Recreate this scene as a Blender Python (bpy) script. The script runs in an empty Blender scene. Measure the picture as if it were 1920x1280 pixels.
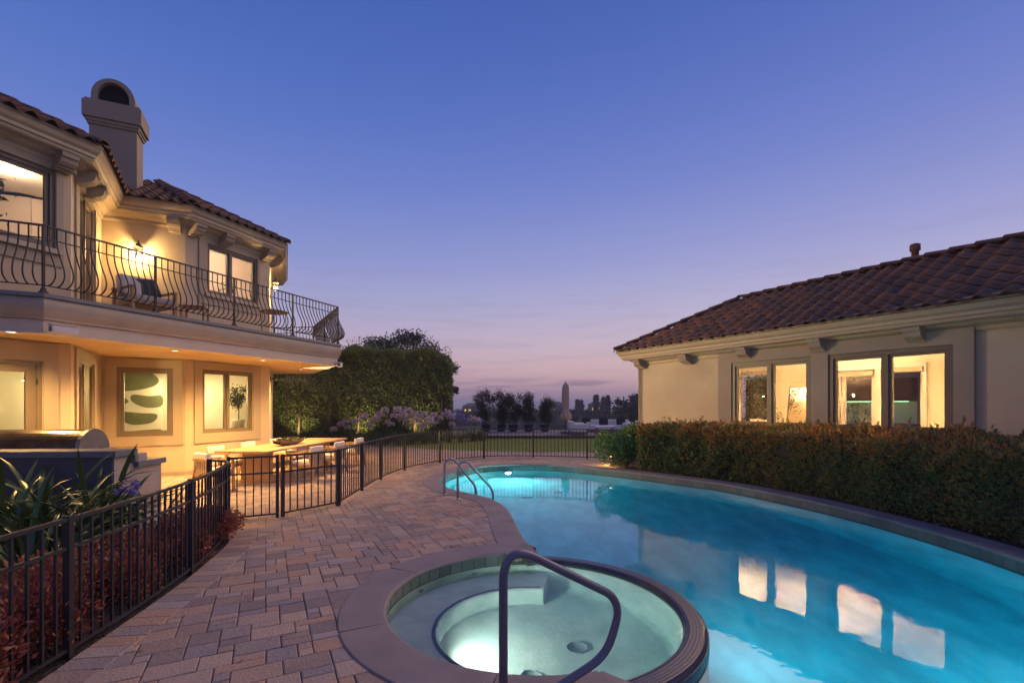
import bpy, bmesh, math, random
import numpy as np
from mathutils import Vector, Matrix
from mathutils.geometry import tessellate_polygon

random.seed(7)
RNG = np.random.default_rng(7)
PI = math.pi
R = math.radians
scene = bpy.context.scene
COL = scene.collection

# ------------------------------------------------------------------ camera
EYE = 1.75
cam_data = bpy.data.cameras.new('camera')
cam = bpy.data.objects.new('camera', cam_data)
COL.objects.link(cam)
cam.location = (0, 0, EYE)
cam.rotation_euler = (PI / 2, 0, 0)
cam_data.sensor_width = 36
cam_data.lens = 17.0
cam_data.shift_y = 0.0615
cam_data.clip_start = 0.05
cam_data.clip_end = 60000
scene.camera = cam

# ------------------------------------------------------------------ world: dusk sky
SUN_AZ = R(52)            # the sun went down to the right of the view
world = bpy.data.worlds.new('World')
scene.world = world
world.use_nodes = True
nt = world.node_tree
bg = nt.nodes['Background']


def WN(t, **kw):
    n = nt.nodes.new(t)
    for k, v in kw.items():
        setattr(n, k, v)
    return n


def wmath(op, a, b=None, clamp=False):
    n = WN('ShaderNodeMath', operation=op)
    n.use_clamp = clamp
    for i, v in enumerate((a, b)):
        if v is None:
            continue
        if isinstance(v, (int, float)):
            n.inputs[i].default_value = v
        else:
            nt.links.new(v, n.inputs[i])
    return n.outputs[0]


def wramp(fac, stops):
    n = WN('ShaderNodeValToRGB')
    cr = n.color_ramp
    cr.interpolation = 'B_SPLINE'
    while len(cr.elements) < len(stops):
        cr.elements.new(0.5)
    for el, (p, c) in zip(cr.elements, stops):
        el.position = p
        el.color = (*c, 1)
    nt.links.new(fac, n.inputs[0])
    return n.outputs[0]


tc = WN('ShaderNodeTexCoord')
sep = WN('ShaderNodeSeparateXYZ')
nt.links.new(tc.outputs['Generated'], sep.inputs[0])
# elevation mapped so that the horizon is at 0.2
elev = wmath('MULTIPLY_ADD', sep.outputs[2], 0.8)
elev.node.inputs[2].default_value = 0.2
def zz(z):
    return z * 0.8 + 0.2
away = wramp(elev, [(0.0, (.05, .05, .09)), (zz(-.03), (.10, .10, .19)), (zz(.02), (.25, .195, .33)), (zz(.06), (.52, .35, .43)),
                    (zz(.11), (.46, .365, .50)), (zz(.18), (.35, .35, .57)), (zz(.27), (.23, .285, .60)),
                    (zz(.40), (.118, .198, .57)), (zz(.55), (.060, .134, .48)), (zz(.70), (.042, .095, .39)), (1.0, (.027, .066, .30))])
toward = wramp(elev, [(0.0, (.06, .055, .09)), (zz(-.03), (.14, .12, .2)), (zz(.02), (.40, .26, .34)), (zz(.06), (.66, .41, .39)),
                      (zz(.11), (.66, .49, .53)), (zz(.18), (.52, .45, .61)), (zz(.27), (.36, .35, .62)),
                      (zz(.40), (.19, .23, .58)), (zz(.55), (.10, .155, .49)), (zz(.70), (.055, .105, .40)), (1.0, (.027, .066, .30))])
ax = wmath('MULTIPLY', sep.outputs[0], math.sin(SUN_AZ))
ay = wmath('MULTIPLY', sep.outputs[1], math.cos(SUN_AZ))
dot = wmath('ADD', ax, ay)
side = wmath('MULTIPLY_ADD', dot, 0.75, clamp=True)
side.node.inputs[2].default_value = 0.12
side2 = wmath('POWER', side, 1.6, clamp=True)
mixs = WN('ShaderNodeMix', data_type='RGBA')
nt.links.new(side2, mixs.inputs[0])
nt.links.new(away, mixs.inputs[6])
nt.links.new(toward, mixs.inputs[7])
# thin cloud bars low over the horizon, all round
cmap = WN('ShaderNodeMapping')
cmap.inputs['Scale'].default_value = (4.5, 4.5, 55.0)
cmap.inputs['Location'].default_value = (1.3, 0.4, 0.0)
nt.links.new(tc.outputs['Generated'], cmap.inputs[0])
cn = WN('ShaderNodeTexNoise')
cn.inputs['Scale'].default_value = 1.6
cn.inputs['Detail'].default_value = 6
nt.links.new(cmap.outputs[0], cn.inputs['Vector'])
cth = wmath('MULTIPLY_ADD', cn.outputs[0], 7.0, clamp=True)
cth.node.inputs[2].default_value = -3.45
band = wramp(elev, [(zz(.020), (0, 0, 0)), (zz(.034), (1, 1, 1)), (zz(.042), (1, 1, 1)), (zz(.056), (0, 0, 0))])
cm = wmath('MULTIPLY', cth, band)
cm2 = wmath('MULTIPLY', cm, 0.85)
mixc = WN('ShaderNodeMix', data_type='RGBA')
nt.links.new(cm2, mixc.inputs[0])
nt.links.new(mixs.outputs[2], mixc.inputs[6])
mixc.inputs[7].default_value = (.19, .15, .26, 1)
# the physical sky adds the last of the twilight
sky = WN('ShaderNodeTexSky', sky_type='NISHITA')
sky.sun_disc = False
sky.sun_elevation = R(-2.5)
sky.sun_rotation = SUN_AZ
sky.altitude = 150
addn = WN('ShaderNodeMix', data_type='RGBA', blend_type='ADD')
addn.inputs[0].default_value = 0.12
nt.links.new(mixc.outputs[2], addn.inputs[6])
nt.links.new(sky.outputs[0], addn.inputs[7])
nt.links.new(addn.outputs[2], bg.inputs[0])
bg.inputs[1].default_value = 0.87

# ------------------------------------------------------------------ sun: last glow from below the horizon haze
sd = bpy.data.lights.new('sun', 'SUN')
sd.energy = 1.5
sd.angle = R(60)
sd.color = (1.0, .68, .44)
sun = bpy.data.objects.new('sun', sd)
COL.objects.link(sun)
SUN_EL = R(36)         # the glow reaches far up the sky
sun.rotation_euler = Vector((-math.sin(SUN_AZ) * math.cos(SUN_EL), -math.cos(SUN_AZ) * math.cos(SUN_EL), -math.sin(SUN_EL))).to_track_quat('-Z', 'Y').to_euler()

scene.view_settings.view_transform = 'Standard'
scene.view_settings.look = 'None'
scene.view_settings.gamma = 1
scene.view_settings.use_curve_mapping = False
scene.view_settings.exposure = 0.25
scene.render.engine = 'CYCLES'
cy = scene.cycles
cy.use_denoising = True
cy.max_bounces = 10
cy.diffuse_bounces = 3
cy.glossy_bounces = 4
cy.transmission_bounces = 6
cy.transparent_max_bounces = 12
cy.sample_clamp_indirect = 60.0
cy.blur_glossy = 0.5

# ================================================================== helpers
def V3(a):
    return Vector((a[0], a[1], a[2] if len(a) > 2 else 0.0))


def tag(o, label=None, cat=None, group=None, kind=None):
    if label: o['label'] = label
    if cat: o['category'] = cat
    if group: o['group'] = group
    if kind: o['kind'] = kind
    return o


def thing(name, label, cat, loc=(0, 0, 0), rz=0.0, group=None):
    o = bpy.data.objects.new(name, None)
    o.empty_display_size = 0.1
    COL.objects.link(o)
    o.location = loc
    o.rotation_euler = (0, 0, rz)
    return tag(o, label, cat, group)


def link(name, mesh, parent=None, loc=None, rot=None, scale=None):
    o = bpy.data.objects.new(name, mesh)
    COL.objects.link(o)
    if parent is not None: o.parent = parent
    if loc is not None: o.location = loc
    if rot is not None: o.rotation_euler = rot
    if scale is not None: o.scale = scale
    return o


def copy_tree(o, parent=None):
    c = o.copy()
    COL.objects.link(c)
    c.parent = parent
    for ch in list(o.children):
        copy_tree(ch, c)
    return c


class MB:
    """collects shapes into one mesh"""
    def __init__(self):
        self.v = []
        self.f = []
        self.sm = []

    def add(self, verts, faces, smooth=False):
        b = len(self.v)
        self.v.extend([tuple(p) for p in verts])
        for f in faces:
            self.f.append(tuple(i + b for i in f))
            self.sm.append(smooth)
        return self

    def box(self, c, s, rz=0.0, M=None):
        hx, hy, hz = s[0] / 2, s[1] / 2, s[2] / 2
        cs, sn = math.cos(rz), math.sin(rz)
        vs = []
        for z in (-hz, hz):
            for x, y in ((-hx, -hy), (hx, -hy), (hx, hy), (-hx, hy)):
                p = Vector((c[0] + x * cs - y * sn, c[1] + x * sn + y * cs, c[2] + z))
                vs.append(M @ p if M else p)
        return self.add(vs, [(3, 2, 1, 0), (4, 5, 6, 7), (0, 1, 5, 4), (1, 2, 6, 5), (2, 3, 7, 6), (3, 0, 4, 7)])

    def bbox(self, c, s, b=0.01, rz=0.0, M=None):
        """box with chamfered edges"""
        bm = bmesh.new()
        bmesh.ops.create_cube(bm, size=1.0)
        for v in bm.verts:
            v.co = Vector((v.co.x * s[0], v.co.y * s[1], v.co.z * s[2]))
        bmesh.ops.bevel(bm, geom=list(bm.edges), offset=min(b, min(s) * 0.45), segments=2, affect='EDGES', profile=0.6)
        T = Matrix.Translation(Vector(c)) @ Matrix.Rotation(rz, 4, 'Z')
        if M: T = M @ T
        bm.verts.index_update()
        vs = [T @ v.co for v in bm.verts]
        fs = [tuple(v.index for v in f.verts) for f in bm.faces]
        bm.free()
        return self.add(vs, fs)

    def bar(self, p0, p1, w, h, up=(0, 0, 1)):
        p0, p1 = V3(p0), V3(p1)
        d = (p1 - p0).normalized()
        u = Vector(up)
        if abs(d.dot(u)) > 0.98: u = Vector((0, 1, 0))
        s = d.cross(u).normalized()
        u = s.cross(d).normalized()
        vs = []
        for p in (p0, p1):
            for a, b in ((-1, -1), (1, -1), (1, 1), (-1, 1)):
                vs.append(p + s * (a * w / 2) + u * (b * h / 2))
        return self.add(vs, [(3, 2, 1, 0), (4, 5, 6, 7), (0, 1, 5, 4), (1, 2, 6, 5), (2, 3, 7, 6), (3, 0, 4, 7)])

    def tube(self, path, r, seg=8, caps=True, smooth=True, closed=False):
        P = [V3(p) for p in path]
        n = len(P)
        rad = r if isinstance(r, (list, tuple)) else [r] * n
        rings = []
        prev = None
        for i in range(n):
            if closed:
                t = (P[(i + 1) % n] - P[i - 1]).normalized()
            else:
                t = (P[min(i + 1, n - 1)] - P[max(i - 1, 0)]).normalized()
            if prev is None:
                a = Vector((0, 0, 1)) if abs(t.z) < 0.9 else Vector((1, 0, 0))
                s = t.cross(a).normalized()
            else:
                s = (prev - t * prev.dot(t)).normalized()
            prev = s
            u = t.cross(s)
            rings.append([P[i] + (s * math.cos(k * 2 * PI / seg) + u * math.sin(k * 2 * PI / seg)) * rad[i] for k in range(seg)])
        vs = [p for rg in rings for p in rg]
        fs = []
        m = n if closed else n - 1
        for i in range(m):
            j = (i + 1) % n
            for k in range(seg):
                k2 = (k + 1) % seg
                fs.append((i * seg + k, i * seg + k2, j * seg + k2, j * seg + k))
        self.add(vs, fs, smooth)
        if caps and not closed:
            b = len(self.v) - len(vs)
            self.f.append(tuple(b + k for k in reversed(range(seg)))); self.sm.append(False)
            self.f.append(tuple(b + (n - 1) * seg + k for k in range(seg))); self.sm.append(False)
        return self

    def lathe(self, prof, seg=20, c=(0, 0, 0), smooth=True, M=None, caps=True):
        vs, fs = [], []
        for r, z in prof:
            for k in range(seg):
                a = 2 * PI * k / seg
                p = Vector((c[0] + r * math.cos(a), c[1] + r * math.sin(a), c[2] + z))
                vs.append(M @ p if M else p)
        for i in range(len(prof) - 1):
            for k in range(seg):
                k2 = (k + 1) % seg
                fs.append((i * seg + k, i * seg + k2, (i + 1) * seg + k2, (i + 1) * seg + k))
        self.add(vs, fs, smooth)
        b = len(self.v) - len(vs)
        n = len(prof)
        if not caps: return self
        if prof[0][0] > 1e-4:
            self.f.append(tuple(b + k for k in reversed(range(seg)))); self.sm.append(False)
        if prof[-1][0] > 1e-4:
            self.f.append(tuple(b + (n - 1) * seg + k for k in range(seg))); self.sm.append(False)
        return self

    def prism(self, poly, z0, z1, M=None):
        n = len(poly)
        vs = [Vector((p[0], p[1], z0)) for p in poly] + [Vector((p[0], p[1], z1)) for p in poly]
        if M: vs = [M @ v for v in vs]
        fs = [tuple(reversed(range(n))), tuple(range(n, 2 * n))]
        fs += [(i, (i + 1) % n, n + (i + 1) % n, n + i) for i in range(n)]
        return self.add(vs, fs)

    def sweep(self, path, prof, closed=False, smooth=False, caps=True):
        """profile of (outward offset, z) carried along a plan path with mitred corners"""
        rings = [offset_path(path, d, closed) for d, z in prof]
        n, m = len(path), len(prof)
        vs = []
        for i in range(n):
            for j in range(m):
                vs.append((rings[j][i][0], rings[j][i][1], prof[j][1]))
        fs = []
        for i in range(n if closed else n - 1):
            i2 = (i + 1) % n
            for j in range(m - 1):
                fs.append((i * m + j, i2 * m + j, i2 * m + j + 1, i * m + j + 1))
        self.add(vs, fs, smooth)
        if caps and not closed:
            b = len(self.v) - len(vs)
            self.f.append(tuple(b + j for j in range(m))); self.sm.append(False)
            self.f.append(tuple(b + (n - 1) * m + j for j in reversed(range(m)))); self.sm.append(False)
        return self

    def mesh(self, name, mat):
        me = bpy.data.meshes.new(name)
        me.from_pydata(self.v, [], self.f)
        if mat is not None: me.materials.append(mat)
        if any(self.sm):
            me.polygons.foreach_set('use_smooth', self.sm)
        me.update()
        return me

    def build(self, name, mat, parent=None, loc=None, rot=None, fix=False):
        me = self.mesh(name, mat)
        if fix:
            bm = bmesh.new(); bm.from_mesh(me)
            bmesh.ops.recalc_face_normals(bm, faces=bm.faces)
            bm.to_mesh(me); bm.free()
        return link(name, me, parent, loc, rot)


def offset_path(path, d, closed=False):
    """offset to the right-hand side of travel, mitred"""
    n = len(path)
    out = []
    for i in range(n):
        a = path[i - 1] if (i > 0 or closed) else None
        b = path[i]
        c = path[(i + 1) % n] if (i < n - 1 or closed) else None
        ns = []
        for p, q in ((a, b), (b, c)):
            if p is None or q is None: continue
            dx, dy = q[0] - p[0], q[1] - p[1]
            l = math.hypot(dx, dy)
            if l < 1e-9: continue
            ns.append((dy / l, -dx / l))
        if len(ns) == 1:
            mx, my, k = ns[0][0], ns[0][1], 1.0
        else:
            mx, my = ns[0][0] + ns[1][0], ns[0][1] + ns[1][1]
            l = math.hypot(mx, my)
            mx, my = mx / l, my / l
            k = 1.0 / max(0.35, mx * ns[0][0] + my * ns[0][1])
        out.append((b[0] + mx * d * k, b[1] + my * d * k))
    return out


def smooth_path(pts, n=8, closed=False):
    """Catmull-Rom through the points"""
    P = [np.array(p, float) for p in pts]
    m = len(P)
    out = []
    for i in range(m if closed else m - 1):
        p0 = P[i - 1] if (closed or i > 0) else P[i]
        p1, p2 = P[i], P[(i + 1) % m]
        p3 = P[(i + 2) % m] if (closed or i + 2 < m) else p2
        for k in range(n):
            t = k / n
            out.append(tuple(0.5 * ((2 * p1) + (-p0 + p2) * t + (2 * p0 - 5 * p1 + 4 * p2 - p3) * t * t + (-p0 + 3 * p1 - 3 * p2 + p3) * t ** 3)))
    if not closed: out.append(tuple(P[-1]))
    return out


def resample(path, step):
    """points at even spacing along a polyline, with the tangent angle"""
    P = [np.array(p, float) for p in path]
    L = [0.0]
    for a, b in zip(P[:-1], P[1:]): L.append(L[-1] + np.linalg.norm(b - a))
    n = max(1, int(round(L[-1] / step)))
    out = []
    for k in range(n + 1):
        s = L[-1] * k / n
        i = min(max(np.searchsorted(L, s) - 1, 0), len(P) - 2)
        t = (s - L[i]) / max(1e-9, L[i + 1] - L[i])
        p = P[i] + (P[i + 1] - P[i]) * t
        d = (P[i + 1] - P[i])
        out.append((p, math.atan2(d[1], d[0])))
    return out


class Frame:
    """a wall line: s along it, d outward, z up"""
    def __init__(self, p0, p1):
        self.p = np.array(p0, float)
        d = np.array(p1, float) - self.p
        self.len = float(np.linalg.norm(d))
        self.u = d / self.len
        self.n = np.array([self.u[1], -self.u[0]])
        self.rz = math.atan2(self.u[1], self.u[0])
        self.M = Matrix(((self.u[0], self.n[0], 0, self.p[0]), (self.u[1], self.n[1], 0, self.p[1]), (0, 0, 1, 0), (0, 0, 0, 1)))

    def pt(self, s, d, z):
        q = self.p + self.u * s + self.n * d
        return Vector((q[0], q[1], z))

    def box(self, mb, s0, s1, d0, d1, z0, z1):
        vs = [self.pt(s, d, z) for z in (z0, z1) for s, d in ((s0, d0), (s1, d0), (s1, d1), (s0, d1))]
        mb.add(vs, [(0, 1, 2, 3), (7, 6, 5, 4), (4, 5, 1, 0), (5, 6, 2, 1), (6, 7, 3, 2), (7, 4, 0, 3)])


def wall_sheet(mb, fr, s0, s1, z0, z1, holes, d0, d1):
    """slab from d0 (inside) to d1 (outside) with rectangular holes, reveals included"""
    S = sorted({s0, s1, *[h[0] for h in holes], *[h[1] for h in holes]})
    Z = sorted({z0, z1, *[h[2] for h in holes], *[h[3] for h in holes]})
    S = [s for s in S if s0 <= s <= s1]
    Z = [z for z in Z if z0 <= z <= z1]
    def solid(i, j):
        if i < 0 or j < 0 or i >= len(S) - 1 or j >= len(Z) - 1: return False
        cs, cz = (S[i] + S[i + 1]) / 2, (Z[j] + Z[j + 1]) / 2
        return not any(h[0] < cs < h[1] and h[2] < cz < h[3] for h in holes)
    for i in range(len(S) - 1):
        for j in range(len(Z) - 1):
            if not solid(i, j): continue
            a, b, c, d = S[i], S[i + 1], Z[j], Z[j + 1]
            mb.add([fr.pt(a, d1, c), fr.pt(b, d1, c), fr.pt(b, d1, d), fr.pt(a, d1, d)], [(0, 1, 2, 3)])
            mb.add([fr.pt(a, d0, c), fr.pt(b, d0, c), fr.pt(b, d0, d), fr.pt(a, d0, d)], [(3, 2, 1, 0)])
            for (ii, jj, e) in ((i - 1, j, ((a, c), (a, d))), (i + 1, j, ((b, d), (b, c))), (i, j - 1, ((b, c), (a, c))), (i, j + 1, ((a, d), (b, d)))):
                if not solid(ii, jj):
                    (sa, za), (sb, zb) = e
                    mb.add([fr.pt(sa, d0, za), fr.pt(sb, d0, zb), fr.pt(sb, d1, zb), fr.pt(sa, d1, za)], [(0, 1, 2, 3)])


def np_mesh(name, V, F, mat, tint=None, smooth=False):
    me = bpy.data.meshes.new(name)
    V = np.asarray(V, np.float32); F = np.asarray(F, np.int32)
    n, k = F.shape
    me.vertices.add(len(V)); me.vertices.foreach_set('co', V.ravel())
    me.loops.add(n * k); me.loops.foreach_set('vertex_index', F.ravel())
    me.polygons.add(n)
    me.polygons.foreach_set('loop_start', np.arange(0, n * k, k, dtype=np.int32))
    if smooth: me.polygons.foreach_set('use_smooth', np.ones(n, bool))
    me.update(calc_edges=True)
    if tint is not None:
        at = me.attributes.new('tint', 'FLOAT', 'FACE')
        at.data.foreach_set('value', np.asarray(tint, np.float32))
    if mat is not None: me.materials.append(mat)
    return me


def unit(a):
    return a / np.maximum(1e-9, np.linalg.norm(a, axis=1, keepdims=True))


def leaf_geo(P, axis, L, W, fold=0.25):
    """one folded lozenge per point"""
    n = len(P)
    axis = unit(axis)
    side = unit(np.cross(axis, RNG.normal(size=(n, 3))))
    up = np.cross(side, axis)
    L = np.broadcast_to(np.asarray(L, float), (n,))[:, None]
    W = np.broadcast_to(np.asarray(W, float), (n,))[:, None]
    V = np.empty((n, 4, 3))
    V[:, 0] = P
    V[:, 1] = P + axis * L * .45 + side * W * .5 + up * W * fold
    V[:, 2] = P + axis * L
    V[:, 3] = P + axis * L * .45 - side * W * .5 + up * W * fold
    return V.reshape(-1, 3), np.arange(n * 4).reshape(n, 4)


def vnoise(P, scale, seed=0):
    """cheap smooth noise in -1..1 from sums of sines"""
    r = np.random.default_rng(seed)
    out = np.zeros(len(P))
    for k in range(6):
        d = r.normal(size=P.shape[1]); d /= np.linalg.norm(d)
        out += np.sin(P @ d * scale * (1 + .6 * k) + r.uniform(0, 6.28)) / (1 + .5 * k)
    return out / 2.6


def light(name, kind, loc, power, color, radius=0.05, aim=None, spot=None, blend=0.5, size=None, parent=None):
    d = bpy.data.lights.new(name, kind)
    d.energy = power
    d.color = color
    if kind in ('POINT', 'SPOT'): d.shadow_soft_size = radius
    if kind == 'SPOT':
        d.spot_size = spot; d.spot_blend = blend
    if kind == 'AREA':
        d.shape = 'RECTANGLE'; d.size, d.size_y = size
    o = bpy.data.objects.new(name, d)
    COL.objects.link(o)
    o.location = loc
    if aim is not None:
        o.rotation_euler = Vector(aim).to_track_quat('-Z', 'Y').to_euler()
    if parent is not None: o.parent = parent
    return o


# ================================================================== materials
def new_mat(name):
    m = bpy.data.materials.new(name)
    m.use_nodes = True
    return m, m.node_tree, m.node_tree.nodes['Principled BSDF']


def mat(name, col, rough=0.7, col2=None, scale=6.0, detail=4.0, bump=0.0, bscale=None, metal=0.0, spec=0.5, rand=None, tint=None,
        stretch=None, spot=None, emit=None, coat=0.0, contrast=(0.3, 0.7), transl=0.0):
    """principled material: base colour, noise-mixed second colour, per-object or per-face shift, bump"""
    m, t, b = new_mat(name)
    L = t.links
    b.inputs['Roughness'].default_value = rough
    b.inputs['Metallic'].default_value = metal
    b.inputs['Specular IOR Level'].default_value = spec
    if coat: b.inputs['Coat Weight'].default_value = coat
    tcx = t.nodes.new('ShaderNodeTexCoord')
    vec = tcx.outputs['Object']
    geo = None
    if rand is not None:       # decorrelate copies
        oi = t.nodes.new('ShaderNodeObjectInfo')
        ad = t.nodes.new('ShaderNodeVectorMath'); ad.operation = 'MULTIPLY_ADD'
        L.new(oi.outputs['Random'], ad.inputs[0]); ad.inputs[1].default_value = (37, 53, 71)
        L.new(vec, ad.inputs[2]); vec = ad.outputs[0]
    if stretch:
        mp = t.nodes.new('ShaderNodeMapping'); mp.inputs['Scale'].default_value = stretch
        L.new(vec, mp.inputs[0]); vec = mp.outputs[0]
    cur = None
    def const(c):
        n = t.nodes.new('ShaderNodeRGB'); n.outputs[0].default_value = (*c, 1); return n.outputs[0]
    cur = const(col)
    def mix(fac, a, bb, blend='MIX'):
        n = t.nodes.new('ShaderNodeMix'); n.data_type = 'RGBA'; n.blend_type = blend
        if isinstance(fac, float): n.inputs[0].default_value = fac
        else: L.new(fac, n.inputs[0])
        L.new(a, n.inputs[6]); L.new(bb, n.inputs[7])
        return n.outputs[2]
    def noise(s, d=detail):
        n = t.nodes.new('ShaderNodeTexNoise'); n.inputs['Scale'].default_value = s; n.inputs['Detail'].default_value = d
        L.new(vec, n.inputs['Vector']); return n.outputs[0]
    def remap(x, a, c):
        n = t.nodes.new('ShaderNodeMapRange'); n.inputs[1].default_value = a; n.inputs[2].default_value = c
        L.new(x, n.inputs[0]); return n.outputs[0]
    if col2 is not None:
        cur = mix(remap(noise(scale), *contrast), cur, const(col2))
    if rand is not None:
        n = t.nodes.new('ShaderNodeValToRGB'); cr = n.color_ramp; cr.interpolation = 'CONSTANT' if len(rand) > 3 else 'LINEAR'
        while len(cr.elements) < len(rand): cr.elements.new(0.5)
        for i, (el, c) in enumerate(zip(cr.elements, rand)):
            el.position = i / len(rand) if len(rand) > 3 else i / max(1, len(rand) - 1); el.color = (*c, 1)
        L.new(oi.outputs['Random'], n.inputs[0])
        cur = mix(0.72, cur, n.outputs[0])
    if tint is not None:
        an = t.nodes.new('ShaderNodeAttribute'); an.attribute_name = 'tint'
        n = t.nodes.new('ShaderNodeValToRGB'); cr = n.color_ramp
        while len(cr.elements) < len(tint): cr.elements.new(0.5)
        for i, (el, c) in enumerate(zip(cr.elements, tint)):
            el.position = i / max(1, len(tint) - 1); el.color = (*c, 1)
        L.new(an.outputs['Fac'], n.inputs[0])
        cur = mix(0.8, cur, n.outputs[0])
    if spot is not None:       # stains with a shape of their own: (colour, scale, threshold)
        cur = mix(remap(noise(spot[1], 3.0), spot[2], spot[2] + .18), cur, const(spot[0]))
    L.new(cur, b.inputs['Base Color'])
    if bump:
        bn = t.nodes.new('ShaderNodeBump'); bn.inputs['Strength'].default_value = bump; bn.inputs['Distance'].default_value = 0.02
        L.new(noise(bscale or scale * 4, 5.0), bn.inputs['Height'])
        L.new(bn.outputs[0], b.inputs['Normal'])
    if emit:
        b.inputs['Emission Color'].default_value = (*emit[0], 1)
        b.inputs['Emission Strength'].default_value = emit[1]
    if transl:
        tr = t.nodes.new('ShaderNodeBsdfTranslucent'); L.new(cur, tr.inputs[0])
        ms = t.nodes.new('ShaderNodeMixShader'); ms.inputs[0].default_value = transl
        L.new(b.outputs[0], ms.inputs[1]); L.new(tr.outputs[0], ms.inputs[2])
        L.new(ms.outputs[0], t.nodes['Material Output'].inputs[0])
    return m


def glass_mat(name, tintc=(.95, .96, .95), ior=1.5, gloss=1.0):
    m = bpy.data.materials.new(name); m.use_nodes = True
    t = m.node_tree; t.nodes.clear()
    out = t.nodes.new('ShaderNodeOutputMaterial')
    fr = t.nodes.new('ShaderNodeFresnel'); fr.inputs[0].default_value = ior
    tr = t.nodes.new('ShaderNodeBsdfTransparent'); tr.inputs[0].default_value = (*tintc, 1)
    gl = t.nodes.new('ShaderNodeBsdfGlossy'); gl.inputs['Roughness'].default_value = 0.01
    mm = t.nodes.new('ShaderNodeMath'); mm.operation = 'MULTIPLY'; mm.inputs[1].default_value = gloss; mm.use_clamp = True
    t.links.new(fr.outputs[0], mm.inputs[0])
    mx = t.nodes.new('ShaderNodeMixShader')
    t.links.new(mm.outputs[0], mx.inputs[0]); t.links.new(tr.outputs[0], mx.inputs[1]); t.links.new(gl.outputs[0], mx.inputs[2])
    t.links.new(mx.outputs[0], out.inputs[0])
    return m


def water_mat(name, sigma, rip=0.05, rscale=1.3):
    m = bpy.data.materials.new(name); m.use_nodes = True
    t = m.node_tree; t.nodes.clear()
    out = t.nodes.new('ShaderNodeOutputMaterial')
    g = t.nodes.new('ShaderNodeBsdfGlass'); g.inputs['IOR'].default_value = 1.33; g.inputs['Roughness'].default_value = 0.0
    tcx = t.nodes.new('ShaderNodeTexCoord')
    n1 = t.nodes.new('ShaderNodeTexNoise'); n1.inputs['Scale'].default_value = rscale; n1.inputs['Detail'].default_value = 3.0
    t.links.new(tcx.outputs['Object'], n1.inputs['Vector'])
    bn = t.nodes.new('ShaderNodeBump'); bn.inputs['Strength'].default_value = rip; bn.inputs['Distance'].default_value = 0.1
    t.links.new(n1.outputs[0], bn.inputs['Height']); t.links.new(bn.outputs[0], g.inputs['Normal'])
    t.links.new(g.outputs[0], out.inputs['Surface'])
    va = t.nodes.new('ShaderNodeVolumeAbsorption')
    mxs = max(sigma)
    va.inputs['Density'].default_value = mxs
    va.inputs['Color'].default_value = (*[1 - s / mxs for s in sigma], 1)
    t.links.new(va.outputs[0], out.inputs['Volume'])
    return m


def emit_mat(name, col, s):
    m = bpy.data.materials.new(name); m.use_nodes = True
    t = m.node_tree; t.nodes.clear()
    out = t.nodes.new('ShaderNodeOutputMaterial')
    e = t.nodes.new('ShaderNodeEmission'); e.inputs[0].default_value = (*col, 1); e.inputs[1].default_value = s
    t.links.new(e.outputs[0], out.inputs[0])
    return m


WARM = (1.0, .57, .17)
M = {}
M['stucco'] = mat('stucco', (.57, .455, .30), .9, col2=(.475, .375, .25), detail=8, spot=((.43, .34, .23), .8, .58), scale=1.2, bump=.25, bscale=60)
M['stucco_panel'] = mat('stucco_panel', (.42, .34, .23), .9, col2=(.375, .305, .21), scale=1.4, bump=.25, bscale=60)
M['stucco_trim'] = mat('stucco_trim', (.345, .275, .20), .9, col2=(.30, .24, .175), scale=1.5, bump=.2, bscale=60)
M['trim'] = mat('trim_paint', (.46, .365, .25), .55, col2=(.41, .325, .22), scale=2.0)
M['soffit'] = mat('soffit_stucco', (.52, .37, .19), .9, col2=(.48, .34, .17), scale=1.0, bump=.2, bscale=60)
M['fascia'] = mat('fascia_paint', (.40, .32, .24), .6, col2=(.33, .265, .20), scale=2.5)
M['fascia_band'] = mat('fascia_band_paint', (.55, .46, .36), .6, col2=(.50, .42, .33), scale=2.5)
M['frame'] = mat('window_frame_paint', (.15, .115, .078), .5, col2=(.12, .093, .065), scale=3)
M['frame_light'] = mat('door_paint', (.21, .16, .10), .5, col2=(.18, .135, .085), scale=3)
M['glass'] = glass_mat('window_glass')
M['rail_glass'] = glass_mat('railing_glass', (.88, .92, .92))
M['iron'] = mat('black_iron', (.018, .018, .022), .42, col2=(.03, .028, .03), scale=14, spec=.5)
M['bronze'] = mat('bronze_iron', (.028, .022, .020), .45, col2=(.04, .03, .025), scale=14)
M['steel'] = mat('brushed_steel', (.55, .54, .53), .32, col2=(.42, .41, .42), scale=4, stretch=(1, 1, 30), metal=1.0)
M['dull_steel'] = mat('dull_steel', (.24, .22, .21), .42, col2=(.17, .155, .15), scale=5, metal=.8)
M['rail_coat'] = mat('handrail_coating', (.15, .145, .18), .27, col2=(.12, .115, .15), scale=5)
M['rail_grey'] = mat('ladder_steel', (.36, .36, .38), .35, col2=(.3, .3, .33), scale=5, metal=.6)
TILE_C = [(.20, .095, .055), (.145, .08, .054), (.26, .11, .055), (.12, .072, .05), (.18, .095, .06), (.23, .115, .066)]
M['tile'] = mat('clay_tile', (.15, .09, .065), .75, col2=(.085, .062, .052), scale=5, rand=TILE_C, bump=.25, bscale=40, spec=.25, spot=((.07, .055, .055), 3.0, .60))
M['roof_deck'] = mat('roof_deck', (.06, .035, .028), .9, col2=(.04, .03, .025), scale=5)
PAV_C = [(.47, .30, .20), (.34, .26, .215), (.54, .38, .255), (.43, .345, .29), (.26, .195, .165), (.48, .335, .24), (.51, .30, .185), (.36, .245, .18), (.31, .25, .225)]
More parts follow.
